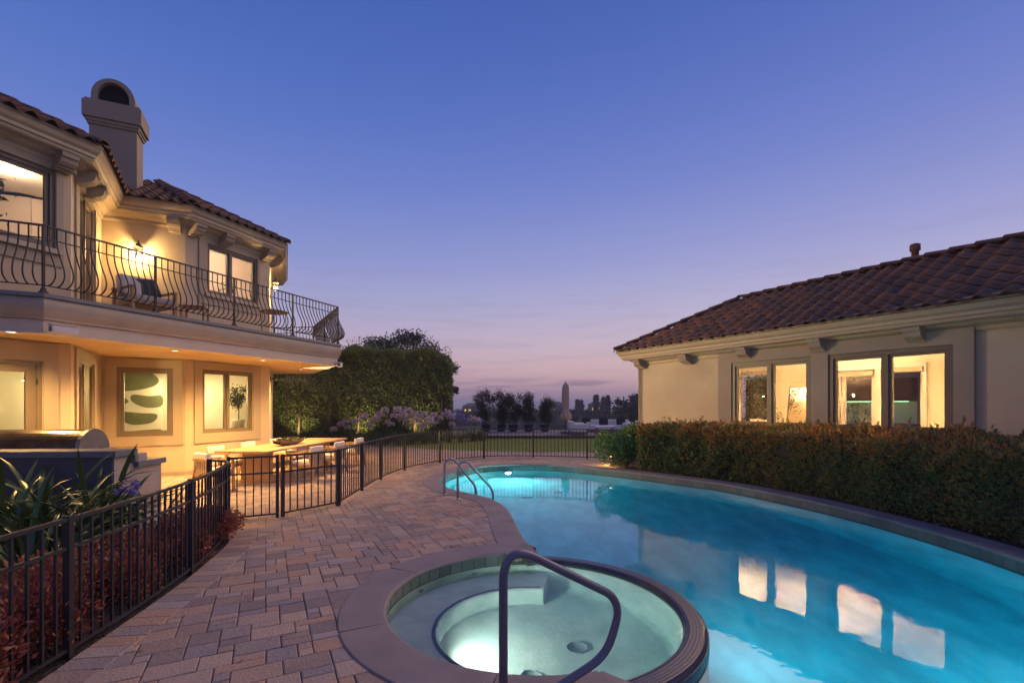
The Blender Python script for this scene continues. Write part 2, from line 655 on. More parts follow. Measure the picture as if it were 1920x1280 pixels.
M['paver'] = mat('concrete_paver', (.38, .27, .205), .85, col2=(.25, .19, .165), scale=7, rand=PAV_C, bump=.6, bscale=45, spot=((.19, .15, .14), 1.6, .60), contrast=(.35, .65))
M['paver_mass'] = mat('concrete_paver_mass', (.38, .27, .205), .85, col2=(.25, .19, .165), scale=7, tint=PAV_C, bump=.6, bscale=45, spot=((.19, .15, .14), 1.6, .60))
M['joint'] = mat('paver_joint_sand', (.12, .095, .08), .95, col2=(.07, .058, .05), scale=20, bump=.3)
M['coping'] = mat('coping_concrete', (.30, .235, .21), .7, col2=(.225, .178, .165), scale=2.4, detail=8, bump=.35, bscale=90, spot=((.165, .125, .125), 1.3, .58))
M['plaster'] = mat('pool_plaster', (.62, .67, .65), .8, col2=(.42, .50, .50), scale=2.4, detail=12, bump=.2, bscale=25, spot=((.41, .50, .50), 1.2, .56), stretch=(1.5, .75, 1), contrast=(.36, .64))
M['spa_plaster'] = mat('spa_plaster', (.50, .525, .485), .8, col2=(.30, .345, .33), scale=3.0, detail=10, bump=.25, bscale=25, spot=((.40, .46, .44), 1.6, .56))
M['pool_tile'] = mat('waterline_tile', (.13, .13, .11), .35, col2=(.10, .10, .09), scale=8, rand=[(.15, .145, .125), (.11, .11, .10), (.17, .155, .13), (.125, .12, .11)])
M['spa_tile'] = mat('spa_tile', (.16, .19, .15), .35, col2=(.12, .15, .12), scale=8, rand=[(.17, .20, .15), (.12, .15, .12), (.19, .21, .17), (.15, .17, .14)])
M['grout'] = mat('tile_grout', (.10, .10, .09), .9, col2=(.08, .08, .075), scale=20)
M['mosaic'] = mat('rim_mosaic', (.055, .05, .065), .3, col2=(.04, .038, .05), scale=20, tint=[(.038, .036, .062), (.07, .064, .10), (.05, .046, .08)])
M['drain'] = mat('drain_cover', (.20, .24, .24), .5, col2=(.16, .2, .2), scale=10)
M['dark'] = mat('dark_void', (.008, .008, .009), .9, col2=(.005, .005, .006), scale=5)
M['pool_water'] = water_mat('pool_water', (.85, .10, .03), rip=.03, rscale=2.6)
M['spa_water'] = water_mat('spa_water', (.22, .03, .05), rip=.05, rscale=4)
M['soil'] = mat('mulch', (.035, .024, .018), .95, col2=(.06, .04, .03), scale=30, bump=.8, bscale=45)
M['ground'] = mat('ground_soil', (.10, .085, .06), .95, col2=(.07, .06, .045), scale=3, bump=.4)
M['hill'] = mat('hill_scrub', (.05, .06, .04), .95, col2=(.09, .085, .055), scale=.02, detail=8)
M['sea'] = mat('sea', (.12, .13, .18), .5, col2=(.10, .11, .16), scale=.001)
M['lawn_base'] = mat('lawn_base', (.28, .31, .07), .95, col2=(.22, .26, .06), scale=4)
GR = [(.20, .26, .05), (.28, .33, .065), (.34, .37, .08), (.23, .29, .055)]
M['grass'] = mat('grass', (.12, .16, .04), .6, tint=GR, transl=.3)
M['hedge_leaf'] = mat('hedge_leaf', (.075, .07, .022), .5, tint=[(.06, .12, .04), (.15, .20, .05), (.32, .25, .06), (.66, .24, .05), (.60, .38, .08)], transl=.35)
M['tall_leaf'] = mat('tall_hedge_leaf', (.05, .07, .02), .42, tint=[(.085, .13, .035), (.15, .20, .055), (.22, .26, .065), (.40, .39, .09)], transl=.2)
M['bush_leaf'] = mat('bush_leaf', (.07, .13, .03), .4, tint=[(.08, .15, .035), (.13, .23, .05), (.19, .30, .07)], transl=.25)
M['tree_leaf'] = mat('oak_leaf', (.035, .045, .025), .6, tint=[(.018, .026, .014), (.035, .045, .022), (.05, .06, .03)], transl=.15)
M['far_leaf'] = mat('far_tree_leaf', (.03, .04, .025), .8, tint=[(.02, .028, .02), (.035, .045, .028)])
M['red_leaf'] = mat('red_shrub_leaf', (.16, .04, .03), .4, tint=[(.15, .045, .035), (.30, .075, .055), (.44, .12, .08), (.52, .25, .10), (.26, .11, .05)], transl=.2)
M['strap'] = mat('strap_leaf', (.055, .10, .028), .36, col2=(.04, .075, .02), scale=3, rand=[(.04, .075, .02), (.06, .11, .03), (.085, .135, .035)], transl=.15)
M['strap_mass'] = mat('strap_leaf_mass', (.06, .10, .028), .4, tint=[(.04, .07, .02), (.07, .115, .03), (.11, .15, .04)], transl=.2)
M['stalk'] = mat('flower_stalk', (.09, .12, .04), .5, col2=(.07, .10, .03), scale=6)
M['bloom'] = mat('agapanthus_bloom', (.36, .28, .52), .6, tint=[(.58, .44, .56), (.74, .60, .68), (.86, .74, .76), (.78, .58, .64)], transl=.3)
M['bloom_white'] = mat('agapanthus_bloom_pale', (.6, .52, .55), .6, tint=[(.5, .42, .5), (.68, .6, .58), (.6, .5, .5)], transl=.3)
M['bloom_blue'] = mat('agapanthus_bloom_violet', (.25, .2, .55), .6, tint=[(.16, .13, .46), (.28, .22, .58), (.4, .34, .66)], transl=.3)
M['bark'] = mat('bark', (.10, .075, .05), .9, col2=(.06, .045, .03), scale=12, stretch=(1, 1, .2), bump=.5)
M['hedge_core'] = mat('dark_hedge_core', (.018, .017, .011), .95, col2=(.03, .026, .016), scale=18, bump=1.0, bscale=30)  # near-black, the shade inside the hedges put into the colour
M['teak'] = mat('teak', (.46, .27, .12), .55, col2=(.36, .20, .085), scale=3, stretch=(1, 12, 12), bump=.1)
M['cushion'] = mat('white_cushion', (.74, .70, .64), .9, col2=(.68, .64, .58), scale=4, bump=.2, bscale=120)
M['dark_cushion'] = mat('dark_cushion', (.02, .022, .032), .9, col2=(.03, .032, .042), scale=9, bump=.2)
M['grey_fabric'] = mat('grey_fabric', (.42, .38, .34), .9, col2=(.36, .33, .3), scale=9, bump=.2)
M['counter'] = mat('counter_stone', (.16, .165, .18), .35, col2=(.13, .135, .15), scale=6)
M['slate'] = mat('counter_slate', (.075, .075, .085), .6, col2=(.055, .055, .065), scale=3)
M['counter_wall'] = mat('counter_stucco', (.42, .34, .29), .9, col2=(.37, .30, .26), scale=2, bump=.3, bscale=60)
M['grill_hood'] = mat('grill_hood_enamel', (.045, .035, .03), .25, col2=(.12, .085, .06), scale=9, metal=.7, spot=((.16, .11, .07), 14.0, .60))
M['moss'] = mat('succulent', (.16, .17, .04), .6, tint=[(.11, .13, .03), (.2, .2, .05), (.15, .17, .04)])
M['bowl'] = mat('carved_wood_bowl', (.27, .18, .13), .7, col2=(.2, .13, .09), scale=6)
M['blue_pot'] = mat('blue_glazed_pot', (.02, .028, .075), .2, col2=(.015, .02, .05), scale=5)
M['umbrella'] = mat('umbrella_canvas', (.52, .37, .25), .9, col2=(.50, .38, .28), scale=3, bump=.2)
M['white_box'] = mat('white_plastic', (.62, .58, .56), .5, col2=(.56, .52, .5), scale=3)
M['int_wall'] = mat('interior_wall', (.60, .56, .46), .9, col2=(.57, .53, .435), scale=1.0)
M['int_ceiling'] = mat('interior_ceiling', (.78, .74, .66), .9, col2=(.75, .71, .63), scale=1.0)
M['int_floor'] = mat('interior_floor', (.55, .46, .34), .5, col2=(.50, .41, .30), scale=2)
M['int_wall_up'] = mat('interior_wall_upper', (.74, .66, .58), .9, col2=(.71, .63, .55), scale=1.0)
M['blind'] = mat('roller_blind', (.42, .36, .27), .9, col2=(.38, .32, .24), scale=4)
M['mirror'] = mat('mirror_glass', (.8, .8, .8), .02, metal=1.0)
M['art_white'] = mat('art_paper', (.75, .72, .60), .9, col2=(.72, .69, .57), scale=2)
M['art_green'] = mat('art_green', (.135, .15, .07), .9, col2=(.12, .135, .06), scale=5)
M['kitchen'] = mat('kitchen_backsplash', (.45, .62, .50), .4, col2=(.4, .56, .45), scale=4)
M['clay_vent'] = mat('vent_paint', (.19, .085, .06), .7, col2=(.15, .07, .05), scale=6)
M['lamp_glow'] = emit_mat('lamp_glow', (1.0, .72, .38), 60.0)
M['down_glow'] = emit_mat('downlight_glow', (1.0, .78, .45), 9.0)
M['pool_glow'] = emit_mat('pool_light_glow', (.95, 1.0, .92), 12.0)
M['spa_glow'] = emit_mat('spa_light_glow', (1.0, .98, .85), 14.0)
M['far_glow'] = emit_mat('far_window_glow', (1.0, .62, .2), .9)
M['int_lamp'] = emit_mat('ceiling_lamp_glow', (1.0, .84, .6), 8.0)
M['deck_red'] = mat('terrace_brick', (.11, .06, .05), .85, col2=(.085, .05, .042), scale=3)
M['terrace'] = mat('terrace_paving', (.24, .19, .17), .85, col2=(.20, .16, .15), scale=2)
# ================================================================== pool, spa and paving geometry
SPA = np.array([0.18, 4.42]); SPA_R = 1.31; DAM_R = 1.50
A1, A2 = R(85.7), R(288)
def spa_pt(a, r): return (SPA[0] + r * math.cos(a), SPA[1] + r * math.sin(a))
pool_edge_ctrl = [spa_pt(A2, SPA_R), (1.2, 2.72), (2.2, 2.45), (3.5, 2.5), (4.7, 3.1), (5.45, 4.1), (5.76, 5.3), (5.80, 6.7), (5.56, 8.35),
                  (4.88, 10.3), (4.1, 11.4), (3.3, 12.28), (2.5, 13.07), (1.49, 13.85), (.25, 14.17), (-.7, 13.85), (-1.25, 13.2), (-1.56, 12.4),
                  (-1.69, 11.6), (-1.64, 10.9), (-1.44, 10.28), (-1.14, 9.82), (-.74, 9.42), (-.4, 8.97), (-.17, 8.4), (-.03, 7.65), (.05, 6.95), (.15, 6.25), spa_pt(A1, SPA_R)]
POOL_EDGE = smooth_path(pool_edge_ctrl, 6)                      # near corner -> right -> far -> left -> spa
SPA_ARC = [spa_pt(A1 + (A2 - A1) * k / 60, SPA_R) for k in range(61)]
DAM_ARC = [spa_pt(A1 + (A2 - 2 * PI - A1) * k / 60, DAM_R) for k in range(61)]   # clockwise on the pool side
BASIN = POOL_EDGE[:-1] + SPA_ARC[:-1]                           # whole hole in the ground, counter-clockwise
POOL_ONLY = POOL_EDGE[:-1] + DAM_ARC[:-1]
WATER_Z, SPA_WATER_Z, DAM_Z = -0.18, -0.125, -0.085
def pool_floor_z(y): return -1.62 + (y - 5) * 0.045

def poly_sheet(loops, z):
    """triangulated sheet with holes; z is a number or a function of (x, y)"""
    pts = [p for lp in loops for p in lp]
    tris = tessellate_polygon([[Vector((p[0], p[1], 0)) for p in lp] for lp in loops])
    zf = z if callable(z) else (lambda x, y: z)
    vs = [(p[0], p[1], zf(p[0], p[1])) for p in pts]
    fs = []
    for t in tris:
        a, b, c = (np.array(pts[i]) for i in t)
        cr = (b[0] - a[0]) * (c[1] - a[1]) - (b[1] - a[1]) * (c[0] - a[0])
        if abs(cr) < 1e-10: continue
        fs.append(tuple(t) if cr > 0 else (t[0], t[2], t[1]))
    return vs, fs

# ---- ground sheet with the hole for the pool, then the slope beyond it
GX0, GX1, GY0, GY1 = -24, 26, -14, 31
ring_out = offset_path(BASIN, 0.10, True)
vs, fs = poly_sheet([[(GX0, GY0), (GX1, GY0), (GX1, GY1), (GX0, GY1)], ring_out], -0.045)
mb = MB(); mb.add(vs, fs)
tag(mb.build('ground', M['ground']), kind='structure')

# ---- hillside falling to the valley, and far ridges
def terrain_z(x, y):
    dx = np.maximum(0, np.maximum(GX0 - x, x - GX1)); dy = np.maximum(0, np.maximum(GY0 - y, y - GY1))
    d = np.hypot(dx, dy)
    z = -0.5 - 14 * (1 - np.exp(-d / 26.0)) - 46 * (1 - np.exp(-d / 170.0))
    rr = np.hypot(x, y)
    az = np.arctan2(x, y)
    ridge = np.exp(-((rr - 330) / 170) ** 2) * (20 + 28 * np.clip((az + .05) / .5, -.3, 1.0) + 4 * np.sin(az * 11) + 3 * np.sin(az * 23 + 1))
    far = np.exp(-((rr - 1500) / 600) ** 2) * (46 + 8 * np.sin(az * 7 + 2) + 4 * np.sin(az * 17))
    return z + ridge + far - np.clip(rr - 2200, 0, 4000) * .02
na, nr = 120, 60
rs = np.concatenate([[0], np.geomspace(4, 4200, nr - 1)])
verts, faces = [], []
for i in range(nr):
    for j in range(na):
        a = 2 * PI * j / na
        # rings start just inside the plateau's border
        bx = (GX1 - .5) if math.sin(a) > 0 else -(GX0 + .5); by = (GY1 - .5) if math.cos(a) > 0 else -(GY0 + .5)
        k = min(bx / max(1e-6, abs(math.sin(a))), by / max(1e-6, abs(math.cos(a))))
        r = k + rs[i]
        x, y = r * math.sin(a), r * math.cos(a)
        verts.append((x, y, float(terrain_z(np.array(x), np.array(y))) if i else -.07))
for i in range(nr - 1):
    for j in range(na):
        j2 = (j + 1) % na
        faces.append((i * na + j, (i + 1) * na + j, (i + 1) * na + j2, i * na + j2))
mb = MB(); mb.add(verts, faces, True)
tag(mb.build('hillside', M['hill'], fix=True), kind='structure')
mb = MB(); mb.add([(-7000, -7000, -110), (7000, -7000, -110), (7000, 7000, -110), (-7000, 7000, -110)], [(0, 1, 2, 3)])
tag(mb.build('sea', M['sea']), kind='structure')

# ---- forbidden areas for paving (counter-clockwise polygons)
BED_EDGE = [(-2.86, 1.4), (-2.93, 2.4), (-2.99, 3.04), (-3.05, 3.45), (-3.14, 4.1), (-3.27, 4.88), (-3.42, 5.5), (-3.56, 6.02), (-3.72, 6.33), (-4.1, 6.55), (-4.7, 6.62), (-5.2, 6.6)]
BED_EDGE = smooth_path(BED_EDGE, 5)
BED = BED_EDGE + [(-12, 6.6), (-12, 1.4)]
LAWN_FRONT = smooth_path([(-6.5, 21.2), (-4.72, 20.0), (-2.88, 18.75), (-.93, 18.15), (1.0, 17.75), (3.06, 18.1), (5.0, 18.9), (8, 20.2)], 6)
LAWN = LAWN_FRONT + [(10, 24.75), (-3.2, 24.75), (-6.5, 24.0)]
REAR = [(-15, 19.6), (-8.2, 20.6)] + LAWN_FRONT + [(12, 20.5), (12, 40), (-15, 40)]
HB = offset_path(POOL_EDGE, 0.30)
HB = [p for p in HB if p[1] > 3.2 and p[0] > 3.0]
HEDGE_BED = HB + [(2.75, 13.75), (3.1, 14.9), (4.0, 15.5), (14, 16), (14, 3.2)]
HOUSE_W = [(-11.6, -.5), (-8.2, 8.99), (-9.615, 11.32), (-8.12, 12.02), (-7.24, 14.43)]   # wall line, outside on the right
HOUSE_POLY = [(-11.4, -.5), (-8.5, 9.1), (-9.9, 11.4), (-8.4, 12.3), (-7.5, 14.5), (-9.5, 18), (-14, 18), (-14, -.5)]
FORBID = [np.array(offset_path(BASIN, 0.20, True)), np.array(BED), np.array(REAR), np.array(HEDGE_BED), np.array(HOUSE_POLY)]

def dense(poly, step=.12):
    out, nr = [], []
    n = len(poly)
    area = sum(poly[i][0] * poly[(i + 1) % n][1] - poly[(i + 1) % n][0] * poly[i][1] for i in range(n))
    sg = 1 if area > 0 else -1
    for i in range(n):
        a, b = poly[i], poly[(i + 1) % n]
        d = b - a; l = np.linalg.norm(d)
        if l < 1e-6: continue
        m = max(1, int(l / step))
        for k in range(m):
            out.append(a + d * (k + .5) / m); nr.append(np.array([d[1], -d[0]]) / l * sg)
    return np.array(out), np.array(nr)
FORBID_D = [dense(p) for p in FORBID]

def inside(poly, p):
    x, y = p; c = False
    n = len(poly); j = n - 1
    for i in range(n):
        if (poly[i][1] > y) != (poly[j][1] > y) and x < (poly[j][0] - poly[i][0]) * (y - poly[i][1]) / (poly[j][1] - poly[i][1]) + poly[i][0]: c = not c
        j = i
    return c

def clip_half(poly, q, n):
    """keep the part of poly on the side n points to"""
    out = []
    m = len(poly)
    for i in range(m):
        a, b = np.array(poly[i]), np.array(poly[(i + 1) % m])
        da, db = (a - q) @ n, (b - q) @ n
        if da >= 0: out.append(tuple(a))
        if (da >= 0) != (db >= 0): out.append(tuple(a + (b - a) * da / (da - db)))
    return out

def area2(p):
    return abs(sum(p[i][0] * p[(i + 1) % len(p)][1] - p[(i + 1) % len(p)][0] * p[i][1] for i in range(len(p)))) / 2

def slab_geo(poly, top=0.0, bot=-.04, ch=.006):
    """paver of any convex plan with a worn, chamfered top edge"""
    c = np.mean(np.array(poly), axis=0)
    n = len(poly)
    ins = []
    for p in poly:
        d = np.array(p) - c; l = np.linalg.norm(d)
        ins.append(c + d * max(0.1, (l - ch * 1.4) / l))
    vs = [(p[0], p[1], bot) for p in poly] + [(p[0], p[1], top - ch * .7) for p in poly] + [(p[0], p[1], top) for p in ins]
    fs = []
    for r in (0, 1):
        for i in range(n):
            j = (i + 1) % n
            fs.append((r * n + i, r * n + j, (r + 1) * n + j, (r + 1) * n + i))
    fs.append(tuple(2 * n + i for i in range(n)))
    return vs, fs

PAV_ANG = R(27)
UNIT = .102
pu = np.array([math.cos(PAV_ANG), math.sin(PAV_ANG)]); pv = np.array([-pu[1], pu[0]])
gi0, gi1, gj0, gj1 = -84, 104, 0, 230
occ = np.zeros((gi1 - gi0, gj1 - gj0), bool)
rp = random.Random(11)
pavers = []
SIZES = [(3, 2), (2, 2), (2, 1), (1, 1), (3, 1), (2, 3), (1, 2), (4, 2)]
WTS = [26, 26, 20, 7, 9, 9, 7, 3]
for j in range(gj1 - gj0):
    for i in range(gi1 - gi0):
        if occ[i, j]: continue
        opts = rp.choices(SIZES, WTS, k=4) + [(1, 1)]
        for w, h in opts:
            if i + w <= occ.shape[0] and j + h <= occ.shape[1] and not occ[i:i + w, j:j + h].any():
                occ[i:i + w, j:j + h] = True
                pavers.append((i + gi0, j + gj0, w, h))
                break
patio = bpy.data.objects.new('patio', None); COL.objects.link(patio)
tag(patio, kind='structure')
mb = MB(); vs, fs = poly_sheet([[(-14, 1.2), (8, 1.2), (8, 22), (-14, 22)], ring_out], -.012); mb.add(vs, fs)
mb.build('joint_sand', M['joint'], patio)
GAP = .0026
whole, cut, far_p = {}, [], []
keep = []
for (i, j, w, h) in pavers:
    c = pu * (i + w / 2) * UNIT + pv * (j + h / 2) * UNIT
    if not (-11.5 < c[0] < 5 and 2.0 < c[1] < 21.5): continue
    # outside the view cone: not needed
    if c[1] < 2.2 or abs(c[0]) > 1.12 * c[1] + .8: continue
    hw, hh = w * UNIT / 2 - GAP, h * UNIT / 2 - GAP
    rad = math.hypot(hw, hh)
    poly = [tuple(c + pu * a * hw + pv * b * hh) for a, b in ((-1, -1), (1, -1), (1, 1), (-1, 1))]
    bad = False; clipped = False
    for P, (D, N) in zip(FORBID, FORBID_D):
        dd = np.hypot(D[:, 0] - c[0], D[:, 1] - c[1]); k = int(np.argmin(dd))
        if dd[k] > rad:
            if inside(P, c): bad = True; break
            continue
        poly = clip_half(poly, D[k], N[k]); clipped = True
        if len(poly) < 3 or area2(poly) < .0025: bad = True; break
    if bad: continue
    keep.append((c[1] + .25 * abs(c[0]), c, w, h, poly, clipped))
keep.sort(key=lambda t: t[0])
N_SINGLE = 300
for n, (dist, c, w, h, poly, clipped) in enumerate(keep):
    z = rp.uniform(-.0028, .0022)
    if n < N_SINGLE:
        if clipped:
            v, f = slab_geo([(p[0] - c[0], p[1] - c[1]) for p in poly]); m_ = MB().add(v, f).mesh('paver', M['paver']); rz = 0
        else:
            key = (w, h, rp.randint(0, 4))
            if key not in whole:
                hw, hh = w * UNIT / 2 - GAP, h * UNIT / 2 - GAP
                j_ = lambda: rp.uniform(-.003, .0015)
                v, f = slab_geo([(-hw - j_(), -hh - j_()), (0, -hh - j_()), (hw + j_(), -hh - j_()), (hw + j_(), hh + j_()), (0, hh + j_()), (-hw - j_(), hh + j_())], ch=rp.uniform(.005, .009)); whole[key] = MB().add(v, f).mesh('paver', M['paver'])
            m_ = whole[key]; rz = PAV_ANG
        link('paver', m_, patio, (c[0], c[1], z), (rp.uniform(-.003, .003), rp.uniform(-.003, .003), rz))
    else:
        far_p.append((poly, z))
mb = MB(); tints = []
for poly, z in far_p:
    v, f = slab_geo(poly, z); mb.add(v, f); tints += [rp.random()] * len(f)
me = mb.mesh('far_pavers', M['paver_mass'])
at = me.attributes.new('tint', 'FLOAT', 'FACE'); at.data.foreach_set('value', np.array(tints, np.float32))
tag(link('far_pavers', me, patio), kind='stuff')
# soldier course along the planting bed
pts = resample(BED_EDGE, .16)
for k in range(len(pts) - 1):
    (a, _), (b, _) = pts[k], pts[k + 1]
    if a[1] < 2.2: continue
    t = (b - a) / np.linalg.norm(b - a); nrm = np.array([t[1], -t[0]])
    a2, b2 = a + t * .003, b - t * .003
    if k % 2 == 0:
        q = [tuple(a2), tuple(a2 + nrm * .30), tuple(b2 + nrm * .30), tuple(b2)]
        cc = (a + b) / 2
        v, f = slab_geo([(p[0] - cc[0], p[1] - cc[1]) for p in q], .004)
        link('border_paver', MB().add(v, f).mesh('border_paver', M['paver']), patio, (cc[0], cc[1], rp.uniform(0, .002)))
    else:
        q = [tuple(a2), tuple(a2 + nrm * .30), tuple(b2 + nrm * .30), tuple(b2)]
        cc = (a + b) / 2
        v, f = slab_geo([(p[0] - cc[0], p[1] - cc[1]) for p in q], .004)
        link('border_paver', MB().add(v, f).mesh('border_paver', M['paver']), patio, (cc[0], cc[1], rp.uniform(0, .002)))

# ---- planting beds: lumpy mulch
def bed(name, poly, z, mat_, amp=.03, step=.22):
    xs = [p[0] for p in poly]; ys = [p[1] for p in poly]
    vs, fs = poly_sheet([poly], z)
    MBo = MB().add(vs, fs)
    return tag(MBo.build(name, mat_), kind='structure')
bed('planting_bed', BED, -.008, M['soil'])
bed('planting_bed', HEDGE_BED, -.008, M['soil'])
bed('planting_bed', [(-15, 20.0), (-8.2, 20.9), (-6.3, 21.3), (-4.7, 20.1), (-1.6, 23.0), (-1.9, 24.7), (-1.9, 40), (-15, 40)], -.004, M['soil'])
# mulch chips near the fence
n = 2600
t_ = RNG.uniform(0, 1, n); idx = (t_ * (len(BED_EDGE) - 2)).astype(int)
P = np.array([BED_EDGE[i] for i in idx]) + RNG.normal(0, .05, (n, 2)); P[:, 0] -= np.abs(RNG.normal(.05, .22, n))
P3 = np.c_[P, RNG.uniform(-.006, .012, n)]
ok = np.array([inside(BED, p) for p in P]) & (P[:, 1] > 2.4); P3 = P3[ok]
ax = RNG.normal(size=P3.shape); ax[:, 2] *= .3
v, f = leaf_geo(P3, ax, RNG.uniform(.015, .05, len(P3)), RNG.uniform(.008, .02, len(P3)), .1)
tag(link('mulch_chips', np_mesh('mulch_chips', v, f, M['soil'])), 'dark mulch chips lying along the edge of the left bed', 'mulch', kind='stuff')

# ---- swimming pool
pool = thing('swimming_pool', 'curved freeform swimming pool with lit turquoise water and mauve coping', 'pool', (0, 0, 0))
mb = MB()
vs, fs = poly_sheet([POOL_ONLY], lambda x, y: pool_floor_z(y)); mb.add(vs, fs)
for i in range(len(POOL_ONLY)):
    a, b = POOL_ONLY[i], POOL_ONLY[(i + 1) % len(POOL_ONLY)]
    if i >= len(POOL_EDGE) - 1: ztop = -.298
    else: ztop = -.205
    mb.add([(a[0], a[1], pool_floor_z(a[1])), (b[0], b[1], pool_floor_z(b[1])), (b[0], b[1], ztop), (a[0], a[1], ztop)], [(3, 2, 1, 0)], True)
mb.build('shell', M['plaster'], pool)
mb = MB(); mb.sweep(POOL_EDGE, [(.012, -.21), (.012, 0.0), (.10, 0.0), (.10, -.21)])
mb.build('tile_bed', M['grout'], pool)
tl = MB().bbox((0, 0, 0), (.147, .016, .152), .004).mesh('waterline_tile', M['pool_tile'])
tl2 = MB().bbox((0, 0, 0), (.147, .016, .04), .004).mesh('waterline_tile', M['pool_tile'])
pts = resample(POOL_EDGE, .152)
seen = [(p, a) for p, a in pts if p[1] > 4.0 and not (p[0] < 0.5 and p[1] < 10.5)]
for p, a in seen[:300]:
    nx, ny = math.sin(a), -math.cos(a)
    link('waterline_tile', tl, pool, (p[0] + nx * .006, p[1] + ny * .006, -.082 - .0), (0, 0, a))
def ring_segments(path, prof, seglen, name, mat_, parent, closed=False, gap=.004):
    pts = resample(path, .06)
    per = max(2, int(seglen / .06))
    k = 0
    while k < len(pts) - 1:
        seg = [p for p, _ in pts[k:k + per + 1]]
        if len(seg) < 3: break
        d0 = (seg[1] - seg[0]); d0 /= np.linalg.norm(d0); d1 = (seg[-1] - seg[-2]); d1 /= np.linalg.norm(d1)
        seg[0] = seg[0] + d0 * gap / 2; seg[-1] = seg[-1] - d1 * gap / 2
        MB().sweep([tuple(s) for s in seg], prof, smooth=False).build(name, mat_, parent)
        k += per
COPE = [(.36, -.04), (.36, .004), (.352, .009), (.05, .009), (.0, .006), (-.022, -.006), (-.026, -.018), (-.02, -.032), (.0, -.038)]
ring_segments(POOL_EDGE, COPE, 1.5, 'coping_stone', M['coping'], pool)
# floor returns and skimmer slot
def ring_disc(mb, c, r, z):
    mb.lathe([(r, z - .01), (r, z + .006), (r * .93, z + .012), (r * .90, z + .004), (.001, z + .007)], 24, (c[0], c[1], 0))
for c in ((.35, 11.3), (1.15, 11.9)):
    m_ = MB(); ring_disc(m_, c, .13, pool_floor_z(c[1])); m_.build('floor_drain', M['drain'], pool)
# underwater lamps
def under_lamp(parent, c, nrm, z, r, power, col, glow, spotang=R(165)):
    n_ = Vector((nrm[0], nrm[1], 0)).normalized()
    rot = n_.to_track_quat('Z', 'Y').to_matrix().to_4x4()
    T = Matrix.Translation(Vector((c[0], c[1], z)) - n_ * .01) @ rot
    m_ = MB().lathe([(r * 1.2, 0), (r * 1.2, .02), (r, .03), (r * .98, .012), (.001, .012)], 20, M=T); bz = m_.build('lamp_ring', M['drain'], parent)
    m_ = MB().lathe([(r * .96, .0135), (r * .7, .022), (.001, .028)], 20, M=T); m_.build('lamp_lens', glow, bz)
    light('pool_lamp', 'SPOT', Vector((c[0], c[1], z)) + n_ * .10, power, col, .06, aim=tuple(n_ + Vector((0, 0, -.10))), spot=R(172), blend=1.0)
under_lamp(pool, (-.12, 14.08), (.06, -1), -.52, .085, 480, (.86, 1.0, .92), M['pool_glow'])
under_lamp(pool, spa_pt(R(8), DAM_R), (math.cos(R(8)), math.sin(R(8))), -.80, .12, 65, (.45, .88, 1.0), M['pool_glow'])  # unseen lamp added on the spa wall, brightens the water to the right
under_lamp(pool, (4.55, 3.03), (-.1, 1), -.72, .12, 120, (.45, .86, 1.0), M['pool_glow'])  # lamp added out of view, brightens the near right water
# water body
mb = MB()
wp = offset_path(POOL_EDGE, .05)
ring = wp[:-1] + [spa_pt(A1 + (A2 - 2 * PI - A1) * k / 60, DAM_R - .05) for k in range(60)]
vs, fs = poly_sheet([ring], WATER_Z); mb.add(vs, fs)
vs, fs = poly_sheet([ring], -2.6); mb.add(vs, [tuple(reversed(f)) for f in fs])
k = len(ring)
mb.add([(p[0], p[1], WATER_Z) for p in ring] + [(p[0], p[1], -2.6) for p in ring], [(i, k + i, k + (i + 1) % k, (i + 1) % k) for i in range(k)])
me = mb.mesh('pool_water', M['pool_water'])
bm = bmesh.new(); bm.from_mesh(me); bmesh.ops.remove_doubles(bm, verts=bm.verts, dist=1e-5); bmesh.ops.recalc_face_normals(bm, faces=bm.faces); bm.to_mesh(me); bm.free()
tag(link('pool_water', me), kind='structure')

# ---- spa
spa = thing('hot_tub', 'round sunken spa glowing pale green beside the pool', 'spa', (SPA[0], SPA[1], 0))
FZ, BZ, BR = -.90, -.46, .84
SN = 96
mb = MB()
mb.lathe([(.001, FZ), (SPA_R - .10, FZ), (SPA_R - .03, FZ + .03), (SPA_R, FZ + .10), (SPA_R, -.19)], SN, caps=False)
mb.build('shell', M['spa_plaster'], spa)
b0, b1 = R(79), R(292)
mb = MB()
prof = [(SPA_R + .01, FZ), (BR + .03, FZ - .01), (BR + .0, FZ + .06), (BR - .0, BZ - .05), (BR + .015, BZ - .015), (BR + .05, BZ), (SPA_R + .01, BZ)]
n = 60
vs = [((r * math.cos(b0 + (b1 - b0) * i / n)), (r * math.sin(b0 + (b1 - b0) * i / n)), z) for i in range(n + 1) for r, z in prof]
m_ = len(prof)
fs = [(i * m_ + j, (i + 1) * m_ + j, (i + 1) * m_ + j + 1, i * m_ + j + 1) for i in range(n) for j in range(m_ - 1)]
fs += [tuple(range(m_)), tuple(n * m_ + j for j in reversed(range(m_)))]
mb.add(vs, fs); mb.build('bench', M['spa_plaster'], spa, fix=True)
# bench edge mosaic
mb = MB()
for i in range(150):
    a = b0 + .06 + (b1 - b0 - .1) * i / 150
    mb.box((math.cos(a) * (BR + .045), math.sin(a) * (BR + .045), BZ + .002), (.034, .016, .008), a)
tag(mb.build('bench_edge_tiles', M['mosaic'], spa), kind='stuff')
